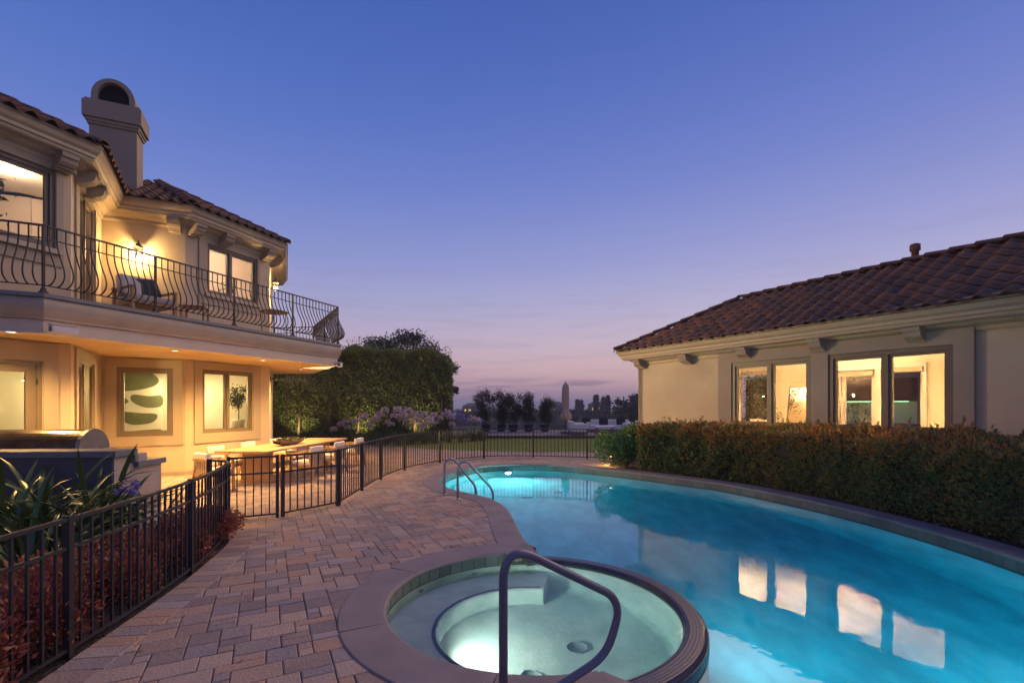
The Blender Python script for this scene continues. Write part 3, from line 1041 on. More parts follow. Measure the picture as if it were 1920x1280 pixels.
# tile band inside
mb = MB().lathe([(SPA_R + .012, -.2), (SPA_R + .012, -.004), (SPA_R + .09, -.004), (SPA_R + .09, -.2)], SN); 
bnd = MB()
prof = [(SPA_R + .010, -.195), (SPA_R + .010, -.005)]
vs = [((r * math.cos(A1 + (A2 - A1) * i / 60)), (r * math.sin(A1 + (A2 - A1) * i / 60)), z) for i in range(61) for r, z in prof]
bnd.add(vs, [(i * 2, i * 2 + 2, i * 2 + 3, i * 2 + 1) for i in range(60)]); bnd.build('tile_bed', M['grout'], spa)
stl = MB().bbox((0, 0, 0), (.140, .014, .150), .004).mesh('spa_tile', M['spa_tile'])
nt_ = int((A2 - A1) * SPA_R / .145)
for k in range(nt_):
    a = A1 + (A2 - A1) * (k + .5) / nt_
    link('spa_tile', stl, spa, (math.cos(a) * (SPA_R + .006), math.sin(a) * (SPA_R + .006), -.088), (0, 0, a + PI / 2))
arc = [(math.cos(A1 + .27 + (A2 - A1 - .29) * k / 70) * SPA_R, math.sin(A1 + .27 + (A2 - A1 - .29) * k / 70) * SPA_R) for k in range(71)]
arc_out = arc  # counter-clockwise: outside is on the right
COPE_S = [(d, z + .004) for d, z in COPE]
ring_segments(arc_out, COPE_S, 1.25, 'coping_stone', M['coping'], spa)
# dam wall with rounded mosaic rim
dprof = [(SPA_R + .006, -.30), (SPA_R + .006, DAM_Z - .03), (SPA_R + .015, DAM_Z - .008), (SPA_R + .04, DAM_Z), (DAM_R - .06, DAM_Z), (DAM_R - .02, DAM_Z - .012), (DAM_R, DAM_Z - .05), (DAM_R, -.30)]
a_s, a_e = A2 - 2 * PI - .05, A1 + .03
n = 70
vs = [(r * math.cos(a_s + (a_e - a_s) * i / n), r * math.sin(a_s + (a_e - a_s) * i / n), z - .006) for i in range(n + 1) for r, z in dprof]
m_ = len(dprof)
mb = MB(); mb.add(vs, [(i * m_ + j, (i + 1) * m_ + j, (i + 1) * m_ + j + 1, i * m_ + j + 1) for i in range(n) for j in range(m_ - 1)])
mb.build('dam_wall', M['grout'], spa, fix=True)
rows = [(SPA_R - .001, DAM_Z - .075, PI / 2), (SPA_R - .001, DAM_Z - .045, PI / 2), (SPA_R + .01, DAM_Z - .017, 1.0), (SPA_R + .032, DAM_Z - .003, .3)]
r_ = SPA_R + .058
while r_ < DAM_R - .05:
    rows.append((r_, DAM_Z - .002, 0)); r_ += .0265
rows += [(DAM_R - .038, DAM_Z - .006, -.3), (DAM_R - .015, DAM_Z - .024, -.9), (DAM_R - .0, DAM_Z - .05, -PI / 2), (DAM_R + .001, DAM_Z - .077, -PI / 2), (DAM_R + .001, DAM_Z - .103, -PI / 2), (DAM_R + .001, DAM_Z - .129, -PI / 2)]
mb = MB(); tt = []
for r, z, tilt in rows:
    cnt = int((a_e - a_s) * r / .0265)
    for k in range(cnt):
        a = a_s + (a_e - a_s) * (k + .5) / cnt
        T = Matrix.Translation((r * math.cos(a), r * math.sin(a), z)) @ Matrix.Rotation(a, 4, 'Z') @ Matrix.Rotation(-tilt, 4, 'Y')
        mb.box((0, 0, 0), (.024, .024, .008), M=T); tt += [rp.random()] * 6
me = mb.mesh('rim_mosaic', M['mosaic'])
at = me.attributes.new('tint', 'FLOAT', 'FACE'); at.data.foreach_set('value', np.array(tt, np.float32))
tag(link('rim_mosaic', me, spa), kind='stuff')
for x, y, r in ((.42, .02, .10), (-.02, -.42, .10), (.02, .9, .0)):
    if r:
        m_ = MB(); ring_disc(m_, (x, y), r, FZ); m_.build('floor_drain', M['drain'], spa)
for a in (R(118), R(150), R(185)):
    n_ = Vector((-math.cos(a), -math.sin(a), 0))
    T = Matrix.Translation((math.cos(a) * SPA_R, math.sin(a) * SPA_R, -.33)) @ n_.to_track_quat('Z', 'Y').to_matrix().to_4x4()
    MB().lathe([(.035, 0), (.035, .008), (.022, .012), (.02, .004), (.001, .004)], 14, M=T).build('jet', M['drain'], spa)
la = R(199)
n_ = (-math.cos(la), -math.sin(la))
T = Matrix.Translation((math.cos(la) * BR, math.sin(la) * BR, -.66)) @ Vector((n_[0], n_[1], 0)).to_track_quat('Z', 'Y').to_matrix().to_4x4()
lr = MB().lathe([(.075, 0), (.075, .015), (.06, .02), (.058, .008), (.001, .008)], 18, M=T).build('lamp_ring', M['drain'], spa)
MB().lathe([(.056, .01), (.04, .018), (.001, .022)], 18, M=T).build('lamp_lens', M['spa_glow'], lr)
light('spa_lamp', 'SPOT', (SPA[0] + math.cos(la) * (BR - .06), SPA[1] + math.sin(la) * (BR - .06), -.65), 75, (1.0, 1.0, .88), .035, aim=(n_[0], n_[1], -.02), spot=R(165), blend=1.0)
mb = MB().prism([(math.cos(2 * PI * k / SN) * (SPA_R + .05), math.sin(2 * PI * k / SN) * (SPA_R + .05)) for k in range(SN)], -1.25, SPA_WATER_Z)
me = mb.mesh('spa_water', M['spa_water'])
tag(link('spa_water', me, None, (SPA[0], SPA[1], 0)), kind='structure')
# ================================================================== building helpers
def window(parent, fr, s0, s1, z0, z1, mull=(), d=-.03, fw=.055, sw=.05, matf=None, name='window', dep=.10, sill=False, panes=True):
    """frame set in the opening, one sash and one pane for each light"""
    mf = matf or M['frame']
    mb = MB()
    fr.box(mb, s0, s0 + fw, d - dep, d + .02, z0, z1); fr.box(mb, s1 - fw, s1, d - dep, d + .02, z0, z1)
    fr.box(mb, s0 + fw, s1 - fw, d - dep, d + .02, z1 - fw, z1); fr.box(mb, s0 + fw, s1 - fw, d - dep, d + .02, z0, z0 + fw)
    edges = [s0 + fw]
    for m_ in mull:
        fr.box(mb, m_ - fw * .45, m_ + fw * .45, d - dep, d + .018, z0 + fw, z1 - fw)
        edges += [m_ - fw * .45, m_ + fw * .45]
    edges.append(s1 - fw)
    w = mb.build(name, mf, parent)
    for a, b in zip(edges[0::2], edges[1::2]):
        sb = MB(); za, zb = z0 + fw, z1 - fw
        d0, d1 = d - .07, d - .012
        e = .003
        fr.box(sb, a + e, a + sw, d0, d1, za + e, zb - e); fr.box(sb, b - sw, b - e, d0, d1, za + e, zb - e)
        fr.box(sb, a + sw, b - sw, d0, d1, zb - sw, zb - e); fr.box(sb, a + sw, b - sw, d0, d1, za + e, za + sw)
        sb.build('sash', mf, w)
        pb = MB(); dm = d - .04
        pb.add([fr.pt(a + sw - .01, dm, za + sw - .01), fr.pt(b - sw + .01, dm, za + sw - .01), fr.pt(b - sw + .01, dm, zb - sw + .01), fr.pt(a + sw - .01, dm, zb - sw + .01)], [(0, 1, 2, 3)])
        pb.build('pane', M['glass'], w)
    if sill:
        sl = MB(); fr.box(sl, s0 - .05, s1 + .05, -.02, .09, z0 - .06, z0 - .002); sl.build('sill', M['trim'], w)
    return w


CORBEL = [(-.01, 0), (.36, 0), (.36, -.075), (.32, -.075), (.32, -.10), (.305, -.16), (.26, -.205), (.20, -.222), (.19, -.245), (.13, -.25), (.13, -.28), (-.01, -.28)]
def corbel(parent, fr, s, z, w=.24, sc=1.0):
    mb = MB(); n = len(CORBEL)
    vs = [fr.pt(s + e * w / 2, a * sc, z + b * sc) for e in (-1, 1) for a, b in CORBEL]
    mb.add(vs, [tuple(range(n)), tuple(reversed(range(n, 2 * n)))] + [(i, n + i, n + (i + 1) % n, (i + 1) % n) for i in range(n)])
    mb.build('corbel', M['stucco_trim'], parent, fix=True)


def stile_mesh(pw, ln, name='roof_tile', hump=.062):
    """one S-shaped clay tile: x across, y up the slope, z off the roof"""
    xs = [i / 10 for i in range(11)]
    def prof(t):
        return hump * math.sin(PI * t / .62) if t < .62 else -.016 * math.sin(PI * (t - .62) / .38)
    mb = MB(); n = len(xs)
    top = []
    for y, lift in ((0, .034), (ln, .006)):
        for t in xs: top.append((t * pw * 1.04, y, prof(t) + lift))
    low = [(t * pw * 1.04, 0, prof(t) + .034 - .017) for t in xs]
    vs = top + low
    fs = [(i, i + 1, n + i + 1, n + i) for i in range(n - 1)] + [(2 * n + i, 2 * n + i + 1, i + 1, i) for i in range(n - 1)]
    fs += [(2 * n, 0, n), (n - 1, 3 * n - 1, 2 * n - 1)]
    mb.add(vs[:], fs, False)
    me = mb.mesh(name, M['tile'])
    sm = [i < n - 1 for i in range(len(me.polygons))]
    me.polygons.foreach_set('use_smooth', sm)
    return me


def tile_plane(parent, p0, p1, q1, q0, pw, ex, shift=0.0, smin=None, smax=None, keep=99, bulk=None):
    """tiles on the roof plane with eave p0-p1 and ridge q0-q1; cut along the hips and valleys"""
    p0, p1, q0, q1 = (Vector(p) for p in (p0, p1, q0, q1))
    e = (p1 - p0).normalized()
    nrm = e.cross(q0 - p0).normalized()
    if nrm.z < 0: nrm = -nrm
    g = nrm.cross(e).normalized()
    def loc(p): return ((p - p0).dot(e), (p - p0).dot(g))
    L1 = loc(p1); A0, A1_ = loc(q0), loc(q1)
    top = A0[1]
    base = stile_mesh(pw, ex * 1.16)
    T0 = Matrix((( e.x, g.x, nrm.x, 0), (e.y, g.y, nrm.y, 0), (e.z, g.z, nrm.z, 0), (0, 0, 0, 1)))
    lo, hi = min(0, A0[0]), max(L1[0], A1_[0])
    if smin is not None: lo = max(lo, smin)
    if smax is not None: hi = min(hi, smax)
    rows = int(math.ceil((top + .06) / ex))
    for r in range(rows):
        y = r * ex - .06
        for c in range(int(math.floor(lo / pw)) - 1, int(math.ceil(hi / pw)) + 1):
            x = c * pw + shift
            yc = y + ex / 2
            f = min(1, max(0, yc / top))
            left = A0[0] * f; right = L1[0] + (A1_[0] - L1[0]) * f
            if smin is not None: left = max(left, smin)
            if smax is not None: right = min(right, smax)
            if x + pw < left - .02 or x > right + .02 or x + pw < left + .04 or x > right - .04: continue
            f0, f1 = min(1, max(0, y / top)), min(1, (y + ex * 1.16) / top)
            me = base
            cutl = (A0[0] * f0 > x or A0[0] * f1 > x) and smin is None
            cutr = (L1[0] + (A1_[0] - L1[0]) * f0 < x + pw or L1[0] + (A1_[0] - L1[0]) * f1 < x + pw) and smax is None
            if cutl or cutr or y + ex * 1.16 > top + .03:
                bm = bmesh.new(); bm.from_mesh(base)
                if cutl:
                    d = Vector((A0[0], top, 0)).normalized(); no = Vector((d.y, -d.x, 0))
                    bmesh.ops.bisect_plane(bm, geom=bm.verts[:] + bm.edges[:] + bm.faces[:], plane_co=(-x, -y, 0), plane_no=no, clear_inner=True)
                if cutr:
                    d = Vector((A1_[0] - L1[0], top, 0)).normalized(); no = Vector((-d.y, d.x, 0))
                    bmesh.ops.bisect_plane(bm, geom=bm.verts[:] + bm.edges[:] + bm.faces[:], plane_co=(L1[0] - x, -y, 0), plane_no=no, clear_inner=True)
                if y + ex * 1.16 > top + .03:
                    bmesh.ops.bisect_plane(bm, geom=bm.verts[:] + bm.edges[:] + bm.faces[:], plane_co=(0, top + .02 - y, 0), plane_no=(0, 1, 0), clear_outer=True)
                if len(bm.faces) == 0: bm.free(); continue
                me = bpy.data.meshes.new('roof_tile'); bm.to_mesh(me); bm.free()
                if not me.materials: me.materials.append(M['tile'])
            T = T0.copy(); T.translation = p0 + e * x + g * y + nrm * (.012 + rp.uniform(-.004, .004))
            T = T @ Matrix.Rotation(rp.uniform(-.012, .012), 4, 'Z')
            if r >= keep:            # far up the slope: joined into one part
                bulk.add([T @ v.co for v in me.vertices], [tuple(p.vertices) for p in me.polygons], True)
            else:
                link('roof_tile', me, parent).matrix_basis = T


def ridge_caps(parent, a, b, w=.13, ln=.40, lift=.045):
    a, b = Vector(a), Vector(b)
    d = (b - a); L = d.length; d.normalize()
    s = d.cross(Vector((0, 0, 1))).normalized(); u = s.cross(d)
    n = max(1, int(round(L / ln))); step = L / n
    mb = MB(); K = 9
    vs = []
    for y, rr, zz_ in ((0, w * 1.08, .02), (step * 1.12, w * .92, 0.0)):
        for k in range(K):
            t = PI * k / (K - 1)
            vs.append((math.cos(t) * rr, y, math.sin(t) * rr * .62 + zz_))
    low = [(x * .86, y, z - .018) for x, y, z in vs[:K]]
    fs = [(k, k + 1, K + k + 1, K + k) for k in range(K - 1)] + [(k, k + 1, 2 * K + k + 1, 2 * K + k) for k in range(K - 1)]
    mb.add(vs + low, fs, False)
    me = mb.mesh('ridge_tile', M['tile']); me.polygons.foreach_set('use_smooth', [i < K - 1 for i in range(len(fs))])
    for i in range(n):
        o = link('ridge_tile', me, parent)
        T = Matrix(((s.x, d.x, u.x, 0), (s.y, d.y, u.y, 0), (s.z, d.z, u.z, 0), (0, 0, 0, 1)))
        T.translation = a + d * (i * step) + u * lift
        o.matrix_basis = T


def eave_profile(z):
    return [(-.02, z - .46), (.03, z - .46), (.05, z - .43), (.05, z - .375), (.10, z - .36), (.17, z - .33), (.20, z - .30), (.34, z - .285), (.36, z - .26),
            (.36, z - .235), (.40, z - .215), (.40, z - .16), (.43, z - .14), (.455, z - .115), (.475, z - .07), (.49, z - .03), (.50, z), (.44, z), (.43, z - .06), (-.02, z - .06)]

# ================================================================== main house
house = thing('main_house', 'two-storey tan stucco house with balcony, arched chimney and dark tile roof', 'house', (-8.2, 8.99, 0))
hp = bpy.data.objects.new('tmp', None)
house.location = (0, 0, 0)
HW = [(-11.62, -.41), (-8.2, 8.99), (-9.615, 11.32), (-8.12, 12.02), (-7.24, 14.43), (-8.93, 18.05), (-13.5, 18.05)]
fD, fC, fA, fB, fE, fF = (Frame(HW[i], HW[i + 1]) for i in range(6))
LD = fD.len
GZ = 6.55
holesD = [(LD - 2.3, LD - .42, .02, 2.52), (LD - 2.35, LD - .24, 4.55, 5.98)]
holesC = [(.42, 1.85, .02, 2.62), (.50, 1.95, 3.62, 6.02)]
holesA = [(.28, 1.40, .98, 2.64)]
holesB = [(.43, 1.97, 1.00, 2.66), (.57, 2.12, 4.64, 5.93)]
for fr, hs in ((fD, holesD), (fC, holesC), (fA, holesA), (fB, holesB), (fE, []), (fF, [])):
    mb = MB(); wall_sheet(mb, fr, 0, fr.len, -.05, 6.45, hs, -.2, 0); mb.build('wall', M['stucco'], house)
# raised stucco panels round the openings
def panel(fr, s0, s1, z0, z1, hole, d=.035, m_='stucco_panel'):
    mb = MB(); e = .004
    wall_sheet(mb, fr, s0, s1, z0, z1, [(hole[0] - e, hole[1] + e, hole[2] - e, hole[3] + e)], .0015, d); mb.build('wall_panel', M[m_], house)
panel(fA, .06, 1.60, .75, 2.84, holesA[0])
panel(fB, .22, 2.23, .76, 2.84, holesB[0])
panel(fB, .34, 2.20, 4.35, 6.1, holesB[1])
panel(fC, .25, 2.05, -.04, 2.84, holesC[0])
panel(fC, .25, 2.15, 3.5, 6.1, holesC[1])
panel(fD, LD - 2.8, LD - .2, -.04, 2.84, holesD[0])
panel(fD, LD - 2.8, LD - .13, 4.25, 6.1, holesD[1])
# base course
mb = MB(); mb.sweep(HW[:6], [(.0015, -.03), (.02, -.03), (.02, .08), (.012, .10), (.0015, .10)]); mb.build('plinth', M['stucco_trim'], house)
window(house, fA, *holesA[0], (), fw=.075, sw=.06, matf=M['frame_light'])
window(house, fB, *holesB[0], (1.19,), fw=.06, sw=.05, matf=M['frame_light'])
window(house, fB, *holesB[1], (1.27,), fw=.06, sw=.05)
window(house, fC, *holesC[0], (1.13,), fw=.06, sw=.06, matf=M['frame_light'])
window(house, fC, *holesC[1], (1.22,), fw=.06, sw=.06, matf=M['frame_light'])
window(house, fD, *holesD[1], (), fw=.07, sw=.06)
dw = window(house, fD, *holesD[0], (), fw=.07, sw=.14, matf=M['frame_light'], name='door')
for z in (.5, 1.2, 2.1):
    mb = MB(); fD.box(mb, LD - .50, LD - .485, -.03, .0, z, z + .1); mb.build('hinge', M['iron'], dw)
# window sills of the upper floor
for fr, h in ((fB, holesB[1]), (fD, holesD[1])):
    mb = MB(); fr.box(mb, h[0] - .08, h[1] + .08, .036, .10, h[2] - .09, h[2] - .004); mb.build('sill', M['trim'], house)

# roof: boxed eave with gutter, planes, tiles
mb = MB(); mb.sweep(HW, eave_profile(GZ)); mb.build('eave', M['trim'], house)
EO, RI = .50, -2.6
RP = math.tan(R(26.5))
eav = offset_path(HW, EO); rid = offset_path(HW, RI)
ez, rz_ = GZ - .01, GZ - .01 + (EO - RI) * RP
roof = MB()
for i in range(6):
    a, b, c, d = eav[i], eav[i + 1], rid[i + 1], rid[i]
    roof.add([(a[0], a[1], ez - .03), (b[0], b[1], ez - .03), (c[0], c[1], rz_ - .03), (d[0], d[1], rz_ - .03)], [(0, 1, 2, 3)])
roof_o = roof.build('roof', M['roof_deck'], house)
mb = MB(); mb.sweep(HW, [(.40, GZ - .02), (.47, GZ - .02), (.47, GZ + .05), (.40, GZ + .08)]); mb.build('bird_stop', M['clay_vent'], roof_o)
upper_tiles = MB()
for i in range(4):
    a, b, c, d = eav[i], eav[i + 1], rid[i + 1], rid[i]
    tile_plane(roof_o, (a[0], a[1], ez), (b[0], b[1], ez), (c[0], c[1], rz_), (d[0], d[1], rz_), .275, .36, smin=(LD - 3.6 if i == 0 else None), keep=6, bulk=upper_tiles)
tag(upper_tiles.build('upper_roof_tiles', M['tile'], roof_o), kind='stuff')
for i in (1, 3, 4):
    ridge_caps(roof_o, (eav[i][0], eav[i][1], ez + .0), (rid[i][0], rid[i][1], rz_))
a, b, c, d = eav[4], eav[5], rid[5], rid[4]
for i in (3,):
    ridge_caps(roof_o, (rid[i][0], rid[i][1], rz_), (rid[i + 1][0], rid[i + 1][1], rz_))
# corbels under the eave
for fr, ss in ((fD, (LD - .18, LD - 1.9)), (fC, (.35, 1.15)), (fA, (1.45,)), (fB, (.18, 1.0, 1.95 + .42)), (fE, (.35,))):
    for s in ss: corbel(house, fr, s, GZ - .30, .26)
# chimney with stepped cap and arched top
chf = Frame((-9.31 - .93 * .906, 12.0 - .93 * .423), (-9.31, 12.0))
ch = MB(); chf.box(ch, 0, .93, -.57, 0, 5.8, 8.62); ch_o = ch.build('chimney', M['stucco_trim'], house)
mb = MB()
for (e, z0, z1) in ((.035, 8.50, 8.56), (.06, 8.56, 8.64), (.11, 8.64, 9.02), (.075, 9.02, 9.08)):
    chf.box(mb, -e, .93 + e, -.57 - e, e, z0, z1)
mb.build('chimney_cap', M['stucco_trim'], ch_o)
mb = MB(); K = 20; w0, w1, zc = .42, .30, 9.08
def arch(wd, hh):
    return [(.465 - wd, 0)] + [(.465 - wd * math.cos(PI * k / K), .12 + (hh - .12) * math.sin(PI * k / K)) for k in range(K + 1)] + [(.465 + wd, 0)]
oa, ia = arch(.43, .60), arch(.315, .49)
vs = []
for d in (.01, -.58):
    for (s, z) in oa: vs.append(chf.pt(s, d, zc + z))
    for (s, z) in ia: vs.append(chf.pt(s, d, zc + z + .015))
n = len(oa)
fs = []
for k in range(n - 1):
    fs += [(k, k + 1, n + k + 1, n + k), (2 * n + k + 1, 2 * n + k, 3 * n + k, 3 * n + k + 1), (k + 1, k, 2 * n + k, 2 * n + k + 1), (n + k, n + k + 1, 3 * n + k + 1, 3 * n + k)]
mb.add(vs, fs); mb.build('chimney_arch', M['stucco_trim'], ch_o, fix=True)
mb = MB(); mb.add([chf.pt(s_, d_f, zc + z_ + .016) for d_f in (-.12, -.45) for s_, z_ in ia], [tuple(range(len(ia))), tuple(range(len(ia), 2 * len(ia)))]); mb.build('arch_dark_fill', M['dark'], ch_o)  # dark sheets fill the arch, shade of the opening put into colour

# balcony: slab, mouldings, soffit
BAL = [(-10.9, 5.83), (-7.28, 7.52), (-4.93, 13.98), (-7.13, 17.6), (-9.0, 17.9)]
DZ, SZ = 3.50, 2.87
mb = MB()
mb.sweep(BAL, [(-.45, SZ), (-.10, SZ), (-.10, SZ + .205), (-.45, SZ + .205)], caps=False); mb.build('balcony_fascia', M['fascia_band'], house)
mb = MB(); mb.sweep(BAL, [(-.45, SZ + .208), (-.10, SZ + .208), (-.06, SZ + .215), (-.06, SZ + .25), (-.045, SZ + .27), (-.02, SZ + .33), (.0, SZ + .41), (.0, SZ + .47), (-.02, SZ + .53), (-.03, SZ + .55)], caps=False)
mb.build('balcony_moulding', M['fascia'], house)
mb = MB(); mb.sweep(BAL, [(-.03, SZ + .552), (.012, SZ + .552), (.012, SZ + .615), (-.10, SZ + .63), (-.3, SZ + .63)], caps=False); mb.build('balcony_edge', M['counter'], house)
inner = offset_path(BAL, -.12)
mb = MB()
poly = inner + [(-9.9, 17.0), (-12, 12), (-13.5, 4.6)]
vs, fs = poly_sheet([poly], SZ + .004); mb.add(vs, [tuple(reversed(f)) for f in fs]); mb.build('balcony_soffit', M['soffit'], house)
mb = MB(); vs, fs = poly_sheet([inner + [(-9.9, 17.0), (-12, 12), (-13.5, 4.6)]], DZ - .01); mb.add(vs, fs); mb.build('balcony_deck', M['terrace'], house)
# recessed downlights
for x, y, pw in ((-7.01, 10.06, 700), (-6.3, 12.24, 700), (-6.72, 15.4, 520), (-7.72, 7.45, 520)):
    dl = MB().lathe([(.085, SZ), (.085, SZ - .008), (.065, SZ - .010), (.06, SZ - .002)], 20, (x, y, 0)).build('downlight', M['white_box'], house)
    MB().lathe([(.001, SZ - .004), (.058, SZ - .004)], 20, (x, y, 0)).build('lens', M['down_glow'], dl)
    light('downlight_lamp', 'SPOT', (x, y, SZ - .03), pw, WARM, .05, aim=(0, 0, -1), spot=R(150), blend=.8)

# interiors
def pendant(parent, c, zc):
    m_ = MB().tube([(c[0], c[1], zc), (c[0], c[1], zc - .5)], .006, 6); p = m_.build('pendant_cord', M['iron'], parent)
    MB().lathe([(.02, zc - .5), (.11, zc - .54), (.13, zc - .58)], 20, (c[0], c[1], 0), caps=False).build('shade', M['white_box'], p)
def room(parent_name, label, floor_poly, z0, z1, walls, m_wall):
    r = thing(parent_name, label, 'room')
    mb = MB(); vs, fs = poly_sheet([floor_poly], z0); mb.add(vs, fs); mb.build('floor', M['int_floor'], r)
    mb = MB(); vs, fs = poly_sheet([floor_poly], z1); mb.add(vs, [tuple(reversed(f)) for f in fs]); mb.build('ceiling', M['int_ceiling'], r)
    for i, (a, b) in enumerate(walls):
        fr = Frame(a, b); mb = MB(); wall_sheet(mb, fr, 0, fr.len, z0, z1, [], -.04, 0); mb.build('inner_wall', m_wall, r)
    return r
AB = (( -12.45, 12.85), (-7.55, 15.14))           # back wall parallel to the bay's face
ROOM1 = [(-9.5, 11.6), (-8.3, 12.2), (-7.45, 14.45), (-7.6, 15.1), (-12.45, 12.85), (-12.45, 9.9), (-10.6, 10.4)]
ROOM2 = [(-8.35, 9.05), (-9.75, 11.3), (-10.7, 10.6), (-12.4, 10.0), (-14.2, 4.6), (-11.1, 1.0)]
for z0, z1, tagw, mw in ((.02, 2.80, 'ground', M['int_wall']), (3.52, 6.30, 'upper', M['int_wall_up'])):
    r = room('room_interior', 'lit %s floor room seen through the bay windows of the main house' % tagw, ROOM1, z0, z1, [AB], mw)
    r2 = room('room_interior', 'lit %s floor room behind the leftmost glazing of the main house' % tagw, ROOM2, z0, z1, [((-14.3, 4.4), (-12.3, 10.2)), ((-12.4, 10.0), (-10.6, 10.65)), ((-10.75, 10.6), (-9.7, 11.25))], mw)
    for rr, c, e in ((r, (-9.0, 13.4), (140, 100)), (r2, (-9.5, 9.55), (130, 55))):
        up = z0 > 2
        col = (1.0, .66, .42) if up else (1.0, .76, .34)
        if up:
            c = (c[0] - .2, c[1] - .25)
            MB().lathe([(.09, z1 - .002), (.09, z1 - .03), (.06, z1 - .045), (.001, z1 - .05)], 18, (c[0], c[1], 0)).build('ceiling_lamp', M['int_lamp'], rr)
            light('room_lamp', 'POINT', (c[0], c[1], z1 - .16), e[1], col, .03)
        else:
            pendant(rr, c, z1)
            light('room_lamp', 'POINT', (c[0], c[1], z1 - .62), e[0], col, .05)
# abstract print on the ground floor
fq = Frame((-11.05, 12.76), (-8.05, 14.15))
art = thing('framed_print', 'large abstract print of dark green blobs behind the ground floor window', 'picture')
mb = MB(); fq.box(mb, 0.10, 1.50, -.03, 0, .85, 2.72); mb.build('paper', M['art_white'], art)
def blob(pts, d):
    m_ = MB(); pp = smooth_path(pts, 6, True); n = len(pp)
    vs = [fq.pt(a, d, b) for a, b in pp]; m_.add(vs, [tuple(range(n))]); m_.build('painted_shape', M['art_green'], art)
blob([(.12, 2.70), (.60, 2.71), (1.15, 2.66), (1.42, 2.45), (1.30, 2.25), (.8, 2.12), (.35, 2.15), (.12, 2.3)], .003)
blob([(.12, 2.6), (.42, 2.5), (.55, 2.2), (.50, 1.9), (.62, 1.6), (.45, 1.3), (.12, 1.2)], .0045)
blob([(.12, 2.12), (.5, 2.02), (.75, 1.85), (.6, 1.75), (.13, 1.7)], .0034)
blob([(.85, 2.02), (1.2, 1.98), (1.49, 1.99), (1.49, 1.72), (1.2, 1.66), (.95, 1.74), (.8, 1.88)], .003)
blob([(.12, 1.62), (.5, 1.58), (1.0, 1.52), (1.38, 1.48), (1.28, 1.26), (.85, 1.2), (.55, 1.3), (.4, 1.05), (.12, 1.0)], .003)
blob([(.45, .88), (.8, 1.02), (1.2, 1.06), (1.49, 1.05), (1.49, .87), (.9, .86)], .003)
# ================================================================== guest house
guest = thing('guest_house', 'low tan stucco guest house with hipped tile roof and four lit panes', 'house')
G0 = (4.045, 15.483); GU = np.array([.469, -.883]); GN = np.array([.883, .469]); GWID = 4.2; GLEN = 13.0
g0 = np.array(G0)
GW = [tuple(g0 + GN * GWID), G0, tuple(g0 + GU * GLEN), tuple(g0 + GU * GLEN + GN * GWID)]
fr1, fG, fr3 = (Frame(GW[i], GW[i + 1]) for i in range(3))
fr4 = Frame(GW[3], GW[0])
GH = 3.45
gh = [(3.50, 5.50, 1.20, 2.80), (5.86, 7.94, 1.20, 2.80)]
back_h = [(GLEN - 1.85, GLEN - .55, 1.0, 2.85), (GLEN - 4.86, GLEN - 3.86, .10, 2.70), (GLEN - 5.90, GLEN - 5.02, .6, 2.70)]
for fr, hs in ((fG, gh), (fr1, []), (fr3, []), (fr4, back_h)):
    mb = MB(); wall_sheet(mb, fr, 0, fr.len, -.05, GH - .15, hs, -.2, 0); mb.build('wall', M['stucco'], guest)
# projecting surround shared by the two windows
mb = MB(); e = .004
wall_sheet(mb, fG, 3.10, 8.22, .6, GH - .38, [(h[0] - e, h[1] + e, h[2] - e, h[3] + e) for h in gh], .0015, .10); mb.build('window_surround', M['stucco_trim'], guest)
for h, m_ in zip(gh, (4.525, 6.91)):
    window(guest, fG, *h, (m_,), d=.05, fw=.085, sw=.055, dep=.14)
window(guest, fr4, *back_h[0], (), fw=.05, sw=.05, matf=M['white_box'])
window(guest, fr4, *back_h[1], (), fw=.07, sw=.10, matf=M['white_box'], name='door')
window(guest, fr4, *back_h[2], (), fw=.06, sw=.05, matf=M['white_box'])
for s in (.25, 2.08, 3.92, 5.68, 7.42, 9.2): corbel(guest, fG, s, GH - .30, .27, .98)
for s in (.6, 2.2): corbel(guest, fr1, fr1.len - s, GH - .30, .27, .98)
GWc = GW
mb = MB(); mb.sweep(GW, eave_profile(GH), closed=True); mb.build('eave', M['trim'], guest)
ge = offset_path(GW, .52, True); run = .52 + GWID / 2; GP = math.tan(R(29.0))
z0, z1 = GH - .01, GH - .01 + run * GP
gi = offset_path(GW, -GWID / 2 + .0001, True)
rA = ((np.array(gi[0]) + np.array(gi[1])) / 2); rB = ((np.array(gi[2]) + np.array(gi[3])) / 2)
mb = MB()
E4 = [(p[0], p[1], z0 - .03) for p in ge]; RA = (rA[0], rA[1], z1 - .03); RB = (rB[0], rB[1], z1 - .03)
mb.add(E4 + [RA, RB], [(1, 2, 5, 4), (0, 1, 4), (2, 3, 5), (3, 0, 4, 5)])
g_roof = mb.build('roof', M['roof_deck'], guest)
mb = MB(); mb.sweep(GW, [(.42, GH - .02), (.49, GH - .02), (.49, GH + .055), (.42, GH + .08)], closed=True); mb.build('bird_stop', M['clay_vent'], g_roof)
tile_plane(g_roof, (ge[1][0], ge[1][1], z0), (ge[2][0], ge[2][1], z0), (RB[0], RB[1], z1), (RA[0], RA[1], z1), .34, .355, smax=9.6)
ridge_caps(g_roof, (ge[1][0], ge[1][1], z0 + .01), (RA[0], RA[1], z1), .15, .42)
ridge_caps(g_roof, (RA[0], RA[1], z1), (RB[0], RB[1], z1), .15, .42)
